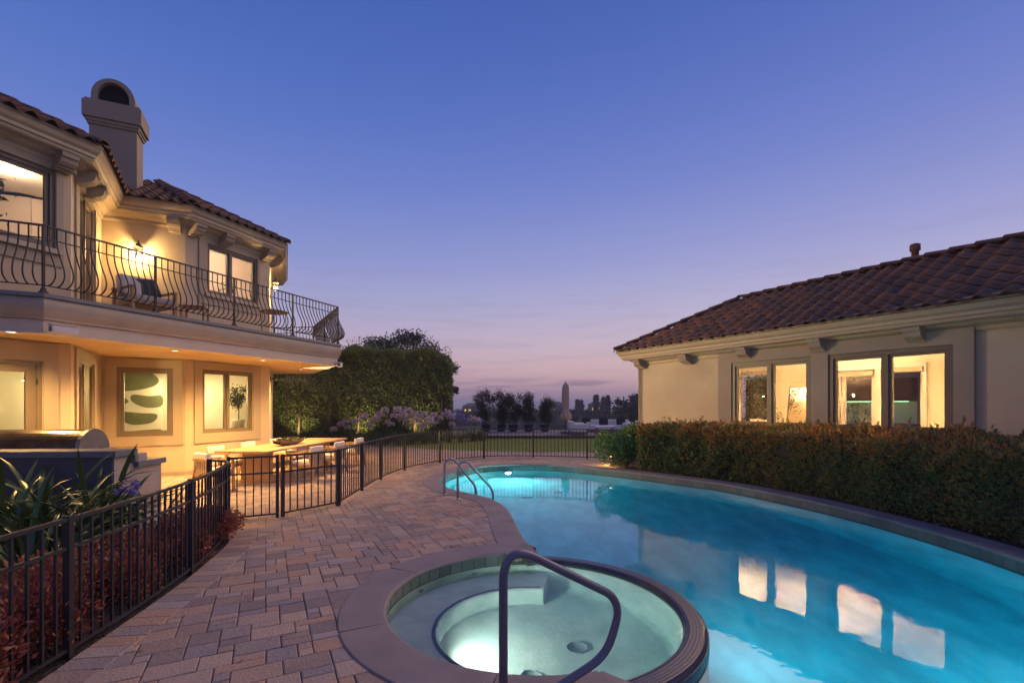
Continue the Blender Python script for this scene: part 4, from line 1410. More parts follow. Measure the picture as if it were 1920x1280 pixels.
# vent pipe through the ridge
k = .487
vp = (rA[0] + (rB[0] - rA[0]) * k + .3, rA[1] + (rB[1] - rA[1]) * k + .2)
MB().lathe([(.07, z1 - .5), (.07, z1 + .36), (.10, z1 + .36), (.10, z1 + .50), (.06, z1 + .52), (.001, z1 + .52)], 18, (vp[0], vp[1], 0)).build('vent_pipe', M['clay_vent'], g_roof)
# interior, lit by hanging bowls that throw their light on the ceiling
def bowl_lamp(parent, c, zc, z):
    p = MB()
    for k in range(3):
        a = k * 2.1; p.tube([(c[0] + math.cos(a) * .17, c[1] + math.sin(a) * .17, z + .05), (c[0], c[1], zc)], .004, 5)
    p = p.build('hanging_rods', M['iron'], parent)
    MB().lathe([(.001, z - .05), (.10, z - .04), (.17, z + .01), (.19, z + .05), (.18, z + .05), (.16, z + .02), (.09, z - .03), (.001, z - .04)], 24, (c[0], c[1], 0)).build('bowl', M['white_box'], p)
gin = [tuple(g0 + GU * .1 + GN * .19), tuple(g0 + GU * 12.9 + GN * .19), tuple(g0 + GU * 12.9 + GN * 4.0), tuple(g0 + GU * .1 + GN * 4.0)]
gr = thing('room_interior', 'bright cream room seen through the guest house windows', 'room')
mb = MB(); vs, fs = poly_sheet([gin], .30); mb.add(vs, fs); mb.build('floor', M['int_floor'], gr)
mb = MB(); vs, fs = poly_sheet([gin], 3.02); mb.add(vs, [tuple(reversed(f)) for f in fs]); mb.build('ceiling', M['int_ceiling'], gr)
mb = MB(); lining = Frame(tuple(g0 + GU * GLEN + GN * 3.985), tuple(g0 + GN * 3.985))
wall_sheet(mb, lining, .05, GLEN - .05, .30, 3.02, [(h[0] - .01, h[1] + .01, max(.31, h[2] - .01), h[3] + .01) for h in back_h], -.01, 0); mb.build('inner_wall', M['int_wall'], gr)
for s in (.12, 9.9):
    f2 = Frame(tuple(g0 + GU * s + GN * 4.0), tuple(g0 + GU * s + GN * .2)); mb = MB(); wall_sheet(mb, f2, 0, 3.8, .30, 3.02, [], -.02, 0); mb.build('inner_wall', M['int_wall'], gr)
# door casing, blinds
fin = Frame(tuple(g0 + GN * 3.97), tuple(g0 + GU * GLEN + GN * 3.97))    # s along the back wall, outward = into the room
fin.n = -np.array(GN)
mb = MB()
for a, b, za, zb in ((3.74, 3.86, .31, 2.82), (4.86, 4.98, .31, 2.82), (3.861, 4.859, 2.70, 2.82)): fin.box(mb, a, b, .02, .05, za, zb)
mb.build('door_casing', M['white_box'], gr)
for a, b, z in ((.50, 1.9, 2.86), (3.9, 4.82, 2.66), (5.0, 5.92, 2.70)):
    mb = MB(); fin.box(mb, a, b, .055, .10, z - .12, z); mb.build('roller_blind', M['blind'], gr)
for s, d in ((2.2, 1.0), (4.6, 2.0), (8.8, 2.0)):
    c = g0 + GU * s + GN * d
    bowl_lamp(gr, c, 3.02, 2.15)
    light('room_lamp', 'SPOT', (c[0], c[1], 2.22), 880, (1.0, .66, .33), .06, aim=(0, 0, 1), spot=R(165), blend=.5)
for a_, b_, za_, zb_ in ((.45, 1.95, .92, 2.93), (4.98, 5.98, .52, 2.80)):
    mb = MB()
    for q0_, q1_, qa_, qb_ in ((a_, a_ + .09, za_, zb_), (b_ - .09, b_, za_, zb_), (a_ + .0905, b_ - .0905, zb_ - .09, zb_), (a_ + .0905, b_ - .0905, za_, za_ + .09)): fin.box(mb, q0_, q1_, .02, .045, qa_, qb_)
    mb.build('window_casing', M['white_box'], gr)
# leaning mirror
mir = thing('leaning_mirror', 'tall thin-framed mirror leaning on the guest room wall', 'mirror')
def lean(s, w, d0, d1, z0_, z1_, off):
    a = [fin.pt(s, d0 + off, z0_), fin.pt(s + w, d0 + off, z0_), fin.pt(s + w, d1 + off, z1_), fin.pt(s, d1 + off, z1_)]
    b = [fin.pt(s, d0 + off + .025, z0_), fin.pt(s + w, d0 + off + .025, z0_), fin.pt(s + w, d1 + off + .025, z1_), fin.pt(s, d1 + off + .025, z1_)]
    return a, b
a, b = lean(2.50, .66, .35, .04, .31, 2.30, 0)
MB().add(a + b, [(0, 1, 2, 3), (7, 6, 5, 4), (0, 4, 5, 1), (1, 5, 6, 2), (2, 6, 7, 3), (3, 7, 4, 0)]).build('frame', M['bowl'], mir, fix=True)
a, b = lean(2.53, .60, .35, .045, .34, 2.27, .004)
MB().add(b, [(0, 1, 2, 3)]).build('mirror_face', M['mirror'], mir)
# made-up kitchen behind the back door, standing for a reflection in its glass
kit = thing('reflected_kitchen', 'green lit kitchen splashback put behind the glazed back door for a reflection in it', 'kitchen')
kf = Frame(tuple(g0 + GU * 1.4 + GN * 7.6), tuple(g0 + GU * 6.4 + GN * 7.6)); kf.n = -np.array(GN)
mb = MB(); kf.box(mb, 0, 3.4, -.1, 0, 0, 3.0); mb.build('rear_wall', M['stucco_trim'], kit)
mb = MB(); kf.box(mb, .6, 2.9, .002, .02, 1.15, 1.85); mb.build('splashback', M['kitchen'], kit)
mb = MB(); kf.box(mb, .6, 2.9, .002, .35, 1.86, 2.6); mb.build('wall_cupboard', M['clay_vent'], kit)
mb = MB(); kf.box(mb, .5, 3.0, .002, .6, .3, 1.12); mb.build('counter', M['counter'], kit)
mb = MB(); kf.box(mb, .7, 2.8, .28, .31, 1.84, 1.858); mb.build('light_strip', emit_mat('strip_glow', (.5, 1, .62), 2.5), kit)
# ================================================================== balcony railing
rail = thing('balcony_railing', 'wrought iron balcony railing with bellied balusters', 'railing')
RB_ = offset_path(BAL, -.09)
z = DZ
mb = MB()
for a, b in zip(RB_[:-1], RB_[1:]): mb.bar((*a, z + 1.06), (*b, z + 1.06), .05, .022)
mb.build('top_rail', M['bronze'], rail)
mb = MB()
for a, b in zip(RB_[:-1], RB_[1:]): mb.bar((*a, z + .86), (*b, z + .86), .03, .014)
mb.build('upper_rail', M['bronze'], rail)
mb = MB()
for a, b in zip(RB_[:-1], RB_[1:]): mb.bar((*a, z + .12), (*b, z + .12), .03, .014)
mb.build('bottom_rail', M['bronze'], rail)
BEL = smooth_path([(0, 1.05), (0, .93), (.0, .84), (.035, .70), (.10, .55), (.17, .41), (.195, .30), (.17, .21), (.09, .145), (.0, .12)], 3)
mb = MB(); mb.tube([(a, 0, b) for a, b in BEL], .0115, 6, smooth=True)
bal_me = mb.mesh('baluster', M['bronze'])
mb = MB(); mb.box((0, 0, .53), (.034, .034, 1.06)); mb.box((0, 0, .012), (.09, .09, .024)); mb.box((0, 0, .045), (.055, .055, .05))
post_me = mb.mesh('post', M['bronze'])
for si, (a, b) in enumerate(zip(RB_[:-1], RB_[1:])):
    a, b = np.array(a), np.array(b); d = b - a; L = np.linalg.norm(d); d /= L
    rz = math.atan2(-d[0], d[1])
    n = int(L / .116)
    npost = max(1, int(round(L / 1.72)))
    posts = [L * k / npost for k in range(npost + 1)]
    for k, s in enumerate(posts):
        if k == npost and si < len(RB_) - 2: continue
        if si == 0 and s < L - 3: continue
        p = a + d * s; link('post', post_me, rail, (p[0], p[1], z), (0, 0, rz))
    for k in range(n):
        s = L * (k + .5) / n
        if min(abs(s - q) for q in posts) < .035: continue
        if si == 0 and s < L - 1.6: continue
        p = a + d * s
        link('baluster', bal_me, rail, (p[0], p[1], z), (0, 0, rz))

# ================================================================== wall sconces
def sconce(fr, s, z, label, power):
    t = thing('wall_sconce', label, 'wall lamp', tuple(fr.pt(s, 0, z)), fr.rz - PI / 2 + PI / 2, 'balcony wall lamps')
    # local x along the wall, y into the wall (negative = out)
    mb = MB(); mb.bbox((0, -.012, .05), (.10, .024, .22), .006); mb.tube([(0, -.02, .12), (0, -.08, .16), (0, -.15, .15)], .009, 6); mb.build('bracket', M['bronze'], t)
    mb = MB(); mb.lathe([(.11, .10), (.10, .115), (.05, .17), (.02, .20), (.012, .25), (.02, .26), (.001, .28)], 6, (0, -.16, 0), smooth=False); mb.build('cap', M['bronze'], t)
    mb = MB(); mb.lathe([(.03, -.14), (.05, -.13), (.075, .0), (.10, .10)], 6, (0, -.16, 0), smooth=False); mb.build('lantern_glass', M['glass'], t)
    MB().lathe([(.001, -.07), (.012, -.06), (.016, -.045), (.012, -.02), (.001, -.015)], 12, (0, -.16, 0)).build('bulb', M['lamp_glow'], t)
    mb = MB()
    for k in range(6):
        a = k * PI / 3
        mb.tube([(math.cos(a) * .105, -.16 + math.sin(a) * .105, .10), (math.cos(a) * .079, -.16 + math.sin(a) * .079, 0), (math.cos(a) * .052, -.16 + math.sin(a) * .052, -.14)], .005, 5)
    mb.build('cage', M['bronze'], t)
    q = fr.pt(s, .16, z - .045)
    light('sconce_lamp', 'POINT', q, power, (1.0, .64, .25), .04)
sconce(fA, .74, 5.38, 'lit lantern on the balcony wall between the two upper windows', 120)
sconce(fE, .30, 5.36, 'lit lantern at the far corner of the balcony, half hidden by the wall', 120)
# security cameras under the balcony edge
def seccam(loc, rz, label):
    t = thing('security_camera', label, 'camera', loc, rz, 'cameras on the balcony edge')
    mb = MB(); mb.bbox((.16, 0, 0), (.34, .12, .115), .015); mb.build('housing', M['white_box'], t)
    mb = MB(); mb.bbox((.17, 0, .066), (.38, .14, .012), .004); mb.build('hood', M['white_box'], t)
    MB().lathe([(.035, -.012), (.035, .0), (.028, .001), (.001, -.004)], 14, M=Matrix.Translation((-.012, 0, -.005)) @ Matrix.Rotation(-PI / 2, 4, 'Y')).build('lens', M['dark'], t)
    MB().tube([(.05, .05, .03), (.03, .10, .09)], .014, 8).build('bracket', M['white_box'], t)
seccam((-7.17, 7.52, 2.93), R(68), 'white security camera below the near corner of the balcony')
seccam((-4.98, 13.88, 2.90), R(100), 'white security camera below the far corner of the balcony')

# ================================================================== pool fences
def fence(name, label, ctrl, posts, hgt=.97, mid=None, step=.10, post_w=.045, z0=.0, bot=.05, smooth=True, mat_='iron', rail_w=.035):
    """iron fence along a path; posts are fractions 0..1 of its length"""
    t = thing(name, label, 'fence' if 'gate' not in name else 'gate')
    path = smooth_path(ctrl, 8) if smooth and len(ctrl) > 2 else ctrl
    pts = resample(path, step)
    line = [tuple(p) for p, _ in resample(path, .12)]
    m_ = M[mat_]
    for nm, zz_, w, h in [('top_rail', hgt - .012, rail_w, .026), ('bottom_rail', bot + .012, .026, .024)] + ([('middle_rail', mid, .026, .024)] if mid else []):
        mb = MB(); pr = [(-w / 2, zz_ - h / 2), (w / 2, zz_ - h / 2), (w / 2, zz_ + h / 2), (-w / 2, zz_ + h / 2), (-w / 2, zz_ - h / 2)]
        mb.sweep(line, pr); mb.build(nm, m_, t)
    bme = MB().box((0, 0, (hgt + bot) / 2), (.016, .016, hgt - bot - .03)).mesh('baluster', m_)
    pme = MB().box((0, 0, (hgt + .012) / 2), (post_w, post_w, hgt + .012)).mesh('post', m_)
    n = len(pts) - 1
    pidx = sorted({int(round(f * n)) for f in posts})
    for k, (p, a) in enumerate(pts):
        if k in pidx: link('post', pme, t, (p[0], p[1], z0), (0, 0, a))
        else: link('baluster', bme, t, (p[0], p[1], z0), (0, 0, a))
    return t
def path_len(pp): return sum(math.hypot(b[0] - a[0], b[1] - a[1]) for a, b in zip(pp[:-1], pp[1:]))
c1 = [(-2.98, 2.2), (-3.07, 3.36), (-3.17, 4.2), (-3.32, 5.0), (-3.50, 5.65), (-3.66, 6.1), (-3.76, 6.38), (-3.88, 6.62), (-4.06, 6.78), (-4.28, 6.84)]
p1 = smooth_path(c1, 8); L1_ = path_len(p1)
def frac(ctrl, pt):
    p = np.array(smooth_path(ctrl, 8)); k = int(np.argmin(np.hypot(*(p - np.array(pt)).T)))
    return path_len([tuple(q) for q in p[:k + 1]]) / path_len([tuple(q) for q in p])
fence('pool_fence', 'black iron fence in front of the red shrubs, curling round at its end', c1, [frac(c1, q) for q in ((-2.98, 2.2), (-3.07, 3.41), (-3.32, 5.0), (-3.72, 6.28), (-4.28, 6.84))], mid=.76, step=.104)
fence('fence_gate', 'black iron gate panel in front of the dining table', [(-4.22, 7.2), (-3.64, 7.5)], [0, 1], mid=.70, step=.108, smooth=False, hgt=.96)
fence('fence_gate', 'black iron gate panel right of its middle post', [(-3.58, 7.55), (-3.02, 8.36)], [0, 1], mid=.70, step=.118, smooth=False, hgt=.96)
c3 = [(-3.01, 8.42), (-3.05, 9.86), (-3.05, 11.26), (-2.86, 12.9), (-2.17, 14.5), (-.89, 15.75), (.74, 15.95), (2.46, 15.5), (3.3, 15.2)]
fence('pool_fence', 'long curved black iron fence round the far side of the pool', c3, [frac(c3, q) for q in c3], step=.118, hgt=.965, post_w=.05)

# ================================================================== rails at the water
def fillet(pts, r, n=8):
    out = [Vector(pts[0])]
    for i in range(1, len(pts) - 1):
        a, b, c = Vector(pts[i - 1]), Vector(pts[i]), Vector(pts[i + 1])
        rr = r[i] if isinstance(r, (list, tuple)) else r
        d1 = (a - b).normalized(); d2 = (c - b).normalized()
        for k in range(n + 1):
            t = k / n
            p = (b + d1 * rr) * (1 - t) ** 2 + b * 2 * t * (1 - t) + (b + d2 * rr) * t * t
            out.append(p)
    out.append(Vector(pts[-1]))
    return out
hr = thing('spa_handrail', 'thick bent grey handrail rising from the spa coping', 'handrail', (-.05, 2.78, 0))
d_ = Vector((.72, .30, 0)).normalized()
def hp_(s, z): return d_ * s + Vector((0, 0, z))
pth = fillet([hp_(0, .0), hp_(0, .93), hp_(.78, .55), hp_(.78, .28), hp_(.27, .02)], [0, .22, .15, .17, 0], 10)
pth = fillet([hp_(0, .0), hp_(0, .96), hp_(.82, .50), hp_(.70, .17), hp_(.28, .02), hp_(.22, -.02)], [0, .24, .16, .13, .05, 0], 10)
MB().tube(pth, .026, 16).build('tube', M['rail_coat'], hr)
for s in (0, .25):
    MB().lathe([(.055, .008), (.055, .018), (.04, .026), (.028, .03)], 20, tuple(hp_(s, 0))).build('flange', M['steel'], hr)
def ladder_rail(foot, end, label):
    foot, end = Vector((*foot, 0)), Vector((*end, 0))
    t = thing('pool_grab_rail', label, 'handrail', tuple(foot), 0, 'grab rails at the pool steps')
    d = end - foot; L = d.length; d.normalize()
    q = lambda s, z: d * s + Vector((0, 0, z))
    pth = fillet([q(0, 0), q(0, .72), q(.16, .80), q(.36, .62), q(L, .12), q(L, -.25)], [0, .10, .11, .12, .08, 0], 8)
    pth = [q(0, 0), q(0, .3)] + [q(.13 - .13 * math.cos(a), .56 + .13 * math.sin(a)) for a in np.linspace(0, 2.3, 10)] + [q(L - .06, .19), q(L - .02, .12), q(L, .04), q(L, -.35)]
    MB().tube(pth, .022, 12).build('tube', M['rail_grey'], t)
    MB().lathe([(.045, .008), (.045, .018), (.03, .026), (.022, .03)], 16).build('flange', M['steel'], t)
ladder_rail((-1.31, 9.36), (-.72, 9.62), 'grey grab rail at the pool steps, the farther of the pair')
ladder_rail((-1.0, 8.9), (-.36, 9.18), 'grey grab rail at the pool steps, the nearer of the pair')

# ================================================================== barbecue counter and grill
fK = Frame((-9.2, 6.14), (-5.24, 6.37))
bar = thing('barbecue_counter', 'stucco barbecue counter with dark stone top beside the left bed', 'counter')
mb = MB()
def box_uv(mb, u0, u1, d0, d1, za, zb): fK.box(mb, u0, u1, d0, d1, za, zb)
LK = fK.len
mb = MB(); box_uv(mb, 0, LK, -.62, 0, -.02, 1.06); mb.build('base', M['counter_wall'], bar)
mb = MB(); box_uv(mb, 0, LK - .012, .0015, .02, -.02, 1.058); mb.build('slate_facing', M['slate'], bar)
mb = MB(); box_uv(mb, -.02, LK + .05, -.36, .05, 1.06, 1.14); mb.build('bar_top', M['counter'], bar)
mb = MB(); box_uv(mb, LK - .9, LK + .06, -.95, -.361, .88, .955); mb.build('worktop', M['counter'], bar)
mb = MB(); box_uv(mb, LK - .9, LK + .06, -.36, -.30, .955, 1.058); mb.build('upstand', M['counter'], bar)
mb = MB(); box_uv(mb, LK - .85, LK + .0, -.93, -.622, -.02, .878); mb.build('side_base', M['counter_wall'], bar)
gr_ = thing('barbecue_grill', 'built-in barbecue grill with rounded dark hood and steel ends', 'grill')
g_pts = [(math.cos(t) * .27, math.sin(t) * .27) for t in np.linspace(0, PI, 17)]
def gext(s0, s1, pts, mat_, nm, parent, sc=1.0, zc=1.0, dc=-.70):
    n = len(pts); vs = [fK.pt(s, dc + a * sc, zc + b * sc * 1.08) for s in (s0, s1) for a, b in pts]
    fs = [(i, i + 1, n + i + 1, n + i) for i in range(n - 1)] + [tuple(range(n)), tuple(reversed(range(n, 2 * n)))]
    return MB().add(vs, fs).build(nm, mat_, parent, fix=True)
S1 = LK - .78
gext(S1 - 1.5, S1 - .06, g_pts, M['grill_hood'], 'hood', gr_, zc=1.10)
gext(S1 - .058, S1, g_pts, M['dull_steel'], 'end_cap', gr_, 1.03, zc=1.10)
gext(S1 - 1.56, S1 - 1.502, g_pts, M['dull_steel'], 'end_cap', gr_, 1.03, zc=1.10)
mb = MB(); fK.box(mb, S1 - 1.6, S1 + .04, -1.02, -.40, .88, 1.098); mb.build('firebox', M['steel'], gr_)
mb = MB(); mb.tube([fK.pt(S1 - 1.4, -.96, 1.27), fK.pt(S1 - .2, -.96, 1.27)], .014, 8); mb.build('handle', M['steel'], gr_)

# ================================================================== dining set
tb = thing('dining_table', 'long teak dining table under the balcony lights', 'table', (-5.62, 12.35, 0), R(-4))
TW, TL = 1.15, 4.2
for k in range(6):
    w = TW / 6
    MB().bbox((-TW / 2 + w * (k + .5), 0, .735), (w - .004, TL, .04), .004).build('table_plank', M['teak'], tb)
for s in (-1, 1):
    MB().bbox((0, s * 1.45, .355), (.62, .14, .71), .01).build('leg', M['teak'], tb)
    MB().bbox((0, s * 1.45, .03), (.78, .22, .06), .01).build('foot', M['teak'], tb)
MB().bbox((0, 0, .30), (.10, 2.75, .12), .01).build('stretcher', M['teak'], tb)

def make_chair():
    t = thing('dining_chair', 'x', 'chair', group='teak dining chairs round the table')
    # faces +y ; seat .44, back top .80
    for sx in (-1, 1):
        MB().bar((sx * .265, .24, 0), (sx * .265, .22, .63), .038, .045, up=(0, 1, 0)).build('leg', M['teak'], t)
        MB().bar((sx * .265, -.30, 0), (sx * .265, -.22, .66), .038, .045, up=(0, 1, 0)).build('leg', M['teak'], t)
        MB().bbox((sx * .265, 0, .645), (.055, .56, .028), .008).build('armrest', M['teak'], t)
    mb = MB(); mb.bbox((0, .24, .36), (.50, .03, .06), .005); mb.bbox((0, -.25, .36), (.50, .03, .06), .005); mb.bbox((-.255, 0, .36), (.03, .46, .06), .005); mb.bbox((.255, 0, .36), (.03, .46, .06), .005)
    mb.build('seat_frame', M['teak'], t)
    MB().bbox((0, .0, .43), (.48, .50, .09), .03).build('seat_cushion', M['cushion'], t)
    MB().bar((-.265, -.262, .66), (.265, -.262, .66), .03, .05).build('back_rail', M['teak'], t)
    for k in range(7):
        x = -.21 + .07 * k
        MB().bar((x, -.255, .40), (x, -.262, .64), .022, .012, up=(0, 1, 0)).build('back_slat', M['teak'], t)
    M4 = Matrix.Translation((0, -.215, .64)) @ Matrix.Rotation(R(8), 4, 'X')
    MB().bbox((0, 0, 0), (.49, .085, .32), .035, M=M4).build('back_cushion', M['cushion'], t)
    return t
chair = make_chair()
spots = [((-5.98, 9.72), R(-32), 'teak chair with white cushions at the near end of the dining table'),
         ((-4.72, 11.15), R(82), 'teak chair on the pool side of the table, nearest the gate'),
         ((-4.66, 12.45), R(84), 'teak chair on the pool side of the table, middle of three'),
         ((-4.60, 13.85), R(84), 'teak chair on the pool side of the table, farthest of three'),
         ((-6.58, 11.1), R(-96), 'teak chair on the house side of the table, nearest the camera'),
         ((-6.50, 12.3), R(-96), 'teak chair on the house side of the table, in the middle'),
         ((-6.42, 13.6), R(-96), 'teak chair on the house side of the table, farthest back')]
for i, (p, rz, lb) in enumerate(spots):
    o = chair if i == 0 else copy_tree(chair)
    o.location = (p[0], p[1], .0); o.rotation_euler = (0, 0, rz); o['label'] = lb
bw = thing('planter_bowl', 'long carved wooden bowl of yellow green succulents on the table', 'bowl', (-5.55, 12.05, .757), R(-4))
K = 14; mb = MB(); vs = []
prof = [(.02, .0), (.10, .005), (.15, .05), (.17, .10), (.155, .10), (.13, .06), (.0, .05)]
NY = 18
for i in range(NY + 1):
    y = -.55 + 1.1 * i / NY; f = (1 - (abs(y) / .58) ** 4) ** .5
    for s in (-1, 1):
        for a, b in (prof if s < 0 else prof):
            vs.append((s * a * (0.55 + .45 * f), y, b + .05 * (abs(y) / .55) ** 2))
m_ = len(prof) * 2
fs = []
for i in range(NY):
    for h in (0, len(prof)):
        for j in range(len(prof) - 1):
            fs.append((i * m_ + h + j, (i + 1) * m_ + h + j, (i + 1) * m_ + h + j + 1, i * m_ + h + j + 1))
mb.add(vs, fs); mb.build('bowl', M['bowl'], bw, fix=True)
n = 900
P = np.c_[RNG.normal(0, .05, n), RNG.uniform(-.47, .47, n), np.zeros(n)]
P[:, 2] = .08 + .05 * RNG.random(n) + .03 * vnoise(P, 14, 3)
v, f = leaf_geo(P, np.c_[RNG.normal(0, .6, (n, 2)), np.full(n, 1.0)], .05, .028)
link('succulents', np_mesh('succulents', v, f, M['moss'], RNG.random(n)), bw)['kind'] = 'stuff'

# ================================================================== balcony furniture
bc = thing('lounge_chair', 'teak lounge chair with pillows on the balcony behind the railing', 'chair', (-7.55, 9.95, DZ), R(-118))
for sx in (-1, 1):
    MB().bbox((sx * .38, .36, .28), (.06, .06, .56), .006).build('leg', M['teak'], bc)
    MB().bbox((sx * .38, -.36, .31), (.06, .06, .62), .006).build('leg', M['teak'], bc)
    MB().bbox((sx * .38, 0, .575), (.08, .82, .03), .006).build('armrest', M['teak'], bc)
MB().bbox((0, 0, .27), (.76, .74, .07), .008).build('seat_frame', M['teak'], bc)
MB().bbox((0, .02, .37), (.70, .72, .13), .04).build('seat_cushion', M['grey_fabric'], bc)
MB().bbox((0, 0, 0), (.70, .16, .50), .05, M=Matrix.Translation((0, -.30, .66)) @ Matrix.Rotation(R(14), 4, 'X')).build('back_cushion', M['grey_fabric'], bc)
for (x, y, z, a, mm, lb) in ((-.12, -.16, .66, 10, 'dark_cushion', 'dark navy pillow propped on the balcony lounge chair'), (.2, -.14, .62, -14, 'grey_fabric', 'pale patterned pillow on the balcony lounge chair')):
    T = Matrix.Translation((-7.55, 9.95, DZ)) @ Matrix.Rotation(R(-118), 4, 'Z') @ Matrix.Translation((x, y, z)) @ Matrix.Rotation(R(a), 4, 'Y') @ Matrix.Rotation(R(18), 4, 'X')
    tag(MB().bbox((0, 0, 0), (.42, .15, .42), .07, M=T).build('pillow', M[mm]), lb, 'pillow')
st = thing('side_table', 'low teak side table on the balcony beside the lounge chair', 'table', (-7.05, 10.75, DZ), R(20))
MB().bbox((0, 0, .40), (.5, .5, .03), .005).build('table_top', M['teak'], st)
for sx in (-1, 1):
    for sy in (-1, 1): MB().bbox((sx * .21, sy * .21, .19), (.04, .04, .385), .004).build('leg', M['teak'], st)
st = thing('balcony_table', 'slim metal-legged table below the upper double window', 'table', (-6.35, 12.9, DZ), R(-20))
MB().lathe([(.36, .70), (.36, .725), (.34, .73), (.001, .73)], 28).build('table_top', M['teak'], st)
for k in range(4):
    a = PI / 4 + k * PI / 2; MB().tube([(math.cos(a) * .3, math.sin(a) * .3, 0), (math.cos(a) * .28, math.sin(a) * .28, .70)], .01, 6).build('leg', M['bronze'], st)

# ================================================================== terrace beyond the lawn
TZ = .15
mb = MB(); mb.prism([(-7, 24.8), (14, 24.8), (14, 30.6), (-7, 30.6)], -.04, TZ); tag(mb.build('terrace', M['terrace']), kind='structure')
mb = MB(); mb.box((3.5, 24.78, TZ / 2 - .01), (20, .12, TZ + .03)); tag(mb.build('terrace_step', M['deck_red']), kind='structure')
gl = thing('glass_railing', 'glass panel railing with dark top rail at the terrace edge', 'railing', (0, 30.2, TZ))
xs_ = np.arange(-7, 13.1, 1.55)
for x in xs_: MB().box((x, 0, .55), (.04, .04, 1.10)).build('post', M['iron'], gl)
for a, b in zip(xs_[:-1], xs_[1:]):
    MB().box(((a + b) / 2, 0, .57), (b - a - .08, .012, .95)).build('glass_panel', M['rail_glass'], gl)
MB().box((3, 0, 1.12), (20.2, .05, .04)).build('top_rail', M['iron'], gl)
MB().box((3, 0, .06), (20.2, .03, .03)).build('bottom_rail', M['iron'], gl)

def sofa(name, label, loc, rz, w, arms=(1, 1)):
    t = thing(name, label, 'sofa', loc, rz, 'white outdoor sofas')
    MB().bbox((0, 0, .10), (w, .86, .10), .02).build('base', M['bowl'], t)
    MB().bbox((0, 0, .29), (w, .88, .27), .05).build('seat', M['cushion'], t)
    MB().bbox((0, .36, .50), (w, .22, .42), .07).build('backrest', M['cushion'], t)
    for s, on in zip((-1, 1), arms):
        if on: MB().bbox((s * (w / 2 - .11), -.03, .42), (.24, .84, .36), .08).build('armrest', M['cushion'], t)
    return t
sofa('outdoor_sofa', 'white outdoor sofa on the terrace just right of the folded umbrella', (3.55, 26.2, TZ), R(90), 1.6)
sofa('outdoor_sofa', 'long white outdoor sofa at the back of the terrace by the glass railing', (5.6, 28.2, TZ), 0, 2.6)
sofa('outdoor_sofa', 'white outdoor sofa on the terrace half hidden behind the green bush', (6.6, 26.2, TZ), R(-90), 1.6)
for x, y, lb in ((4.3, 28.0, 'dark pillow on the back sofa near the umbrella'), (5.3, 28.0, 'dark pillow in the middle of the back sofa'), (6.3, 28.0, 'dark pillow on the back sofa next to the guest house')):
    T = Matrix.Translation((x, y, TZ + .62)) @ Matrix.Rotation(R(-14), 4, 'X')
    tag(MB().bbox((0, 0, 0), (.52, .16, .42), .07, M=T).build('pillow', M['dark_cushion']), lb, 'pillow', 'dark sofa pillows')
ct = thing('coffee_table', 'low wooden coffee table between the white sofas', 'table', (5.0, 26.1, TZ))
MB().bbox((0, 0, .40), (1.0, .7, .06), .01).build('table_top', M['cushion'], ct)
for sx in (-1, 1):
    for sy in (-1, 1): MB().bbox((sx * .42, sy * .28, .18), (.07, .07, .37), .005).build('leg', M['bowl'], ct)
# closed umbrella
um = thing('garden_umbrella', 'tall beige garden umbrella tied closed on the terrace', 'umbrella', (3.02, 27.2, TZ))
MB().tube([(0, 0, .05), (0, 0, 2.86)], .022, 10).build('pole', M['bronze'], um)
MB().lathe([(.30, 0), (.30, .06), (.05, .08), (.05, .3), (.001, .3)], 20).build('base', M['iron'], um)
K = 48; mb = MB(); vs = []
zs = [.72, .80, .95, 1.10, 1.22, 1.32, 1.42, 1.6, 1.9, 2.2, 2.5, 2.65, 2.74, 2.82]
rs_ = [.17, .25, .27, .23, .18, .13, .17, .18, .185, .18, .17, .15, .10, .03]
for z, r in zip(zs, rs_):
    for k in range(K):
        a = 2 * PI * k / K; rr = r * (1 + .20 * math.cos(8 * a + z * 1.3) + .06 * math.sin(5 * a + z * 3))
        vs.append((rr * math.cos(a), rr * math.sin(a), z + (.06 * math.cos(8 * a + 1) if z < .8 else 0)))
fs = [(i * K + k, i * K + (k + 1) % K, (i + 1) * K + (k + 1) % K, (i + 1) * K + k) for i in range(len(zs) - 1) for k in range(K)]
fs.append(tuple((len(zs) - 1) * K + k for k in range(K)))
mb.add(vs, fs, True); mb.build('canopy', M['umbrella'], um)
MB().lathe([(.15, 1.30), (.16, 1.33), (.15, 1.36)], 20).build('tie_strap', M['grey_fabric'], um)
MB().lathe([(.02, 2.82), (.035, 2.86), (.02, 2.90), (.001, 2.92)], 12).build('finial', M['bronze'], um)

# path light at the end of the hedge
pl = thing('path_light', 'small dark path light at the corner of the hedge bed', 'path light', (2.83, 13.85, 0))
MB().tube([(0, 0, -.02), (0, 0, .30)], .012, 8).build('stem', M['iron'], pl)
MB().lathe([(.11, .30), (.09, .335), (.03, .37), (.001, .38)], 16).build('shade', M['iron'], pl)
light('path_lamp', 'SPOT', (2.83, 13.85, .285), 26, WARM, .03, aim=(0, 0, -1), spot=R(165), blend=.4)
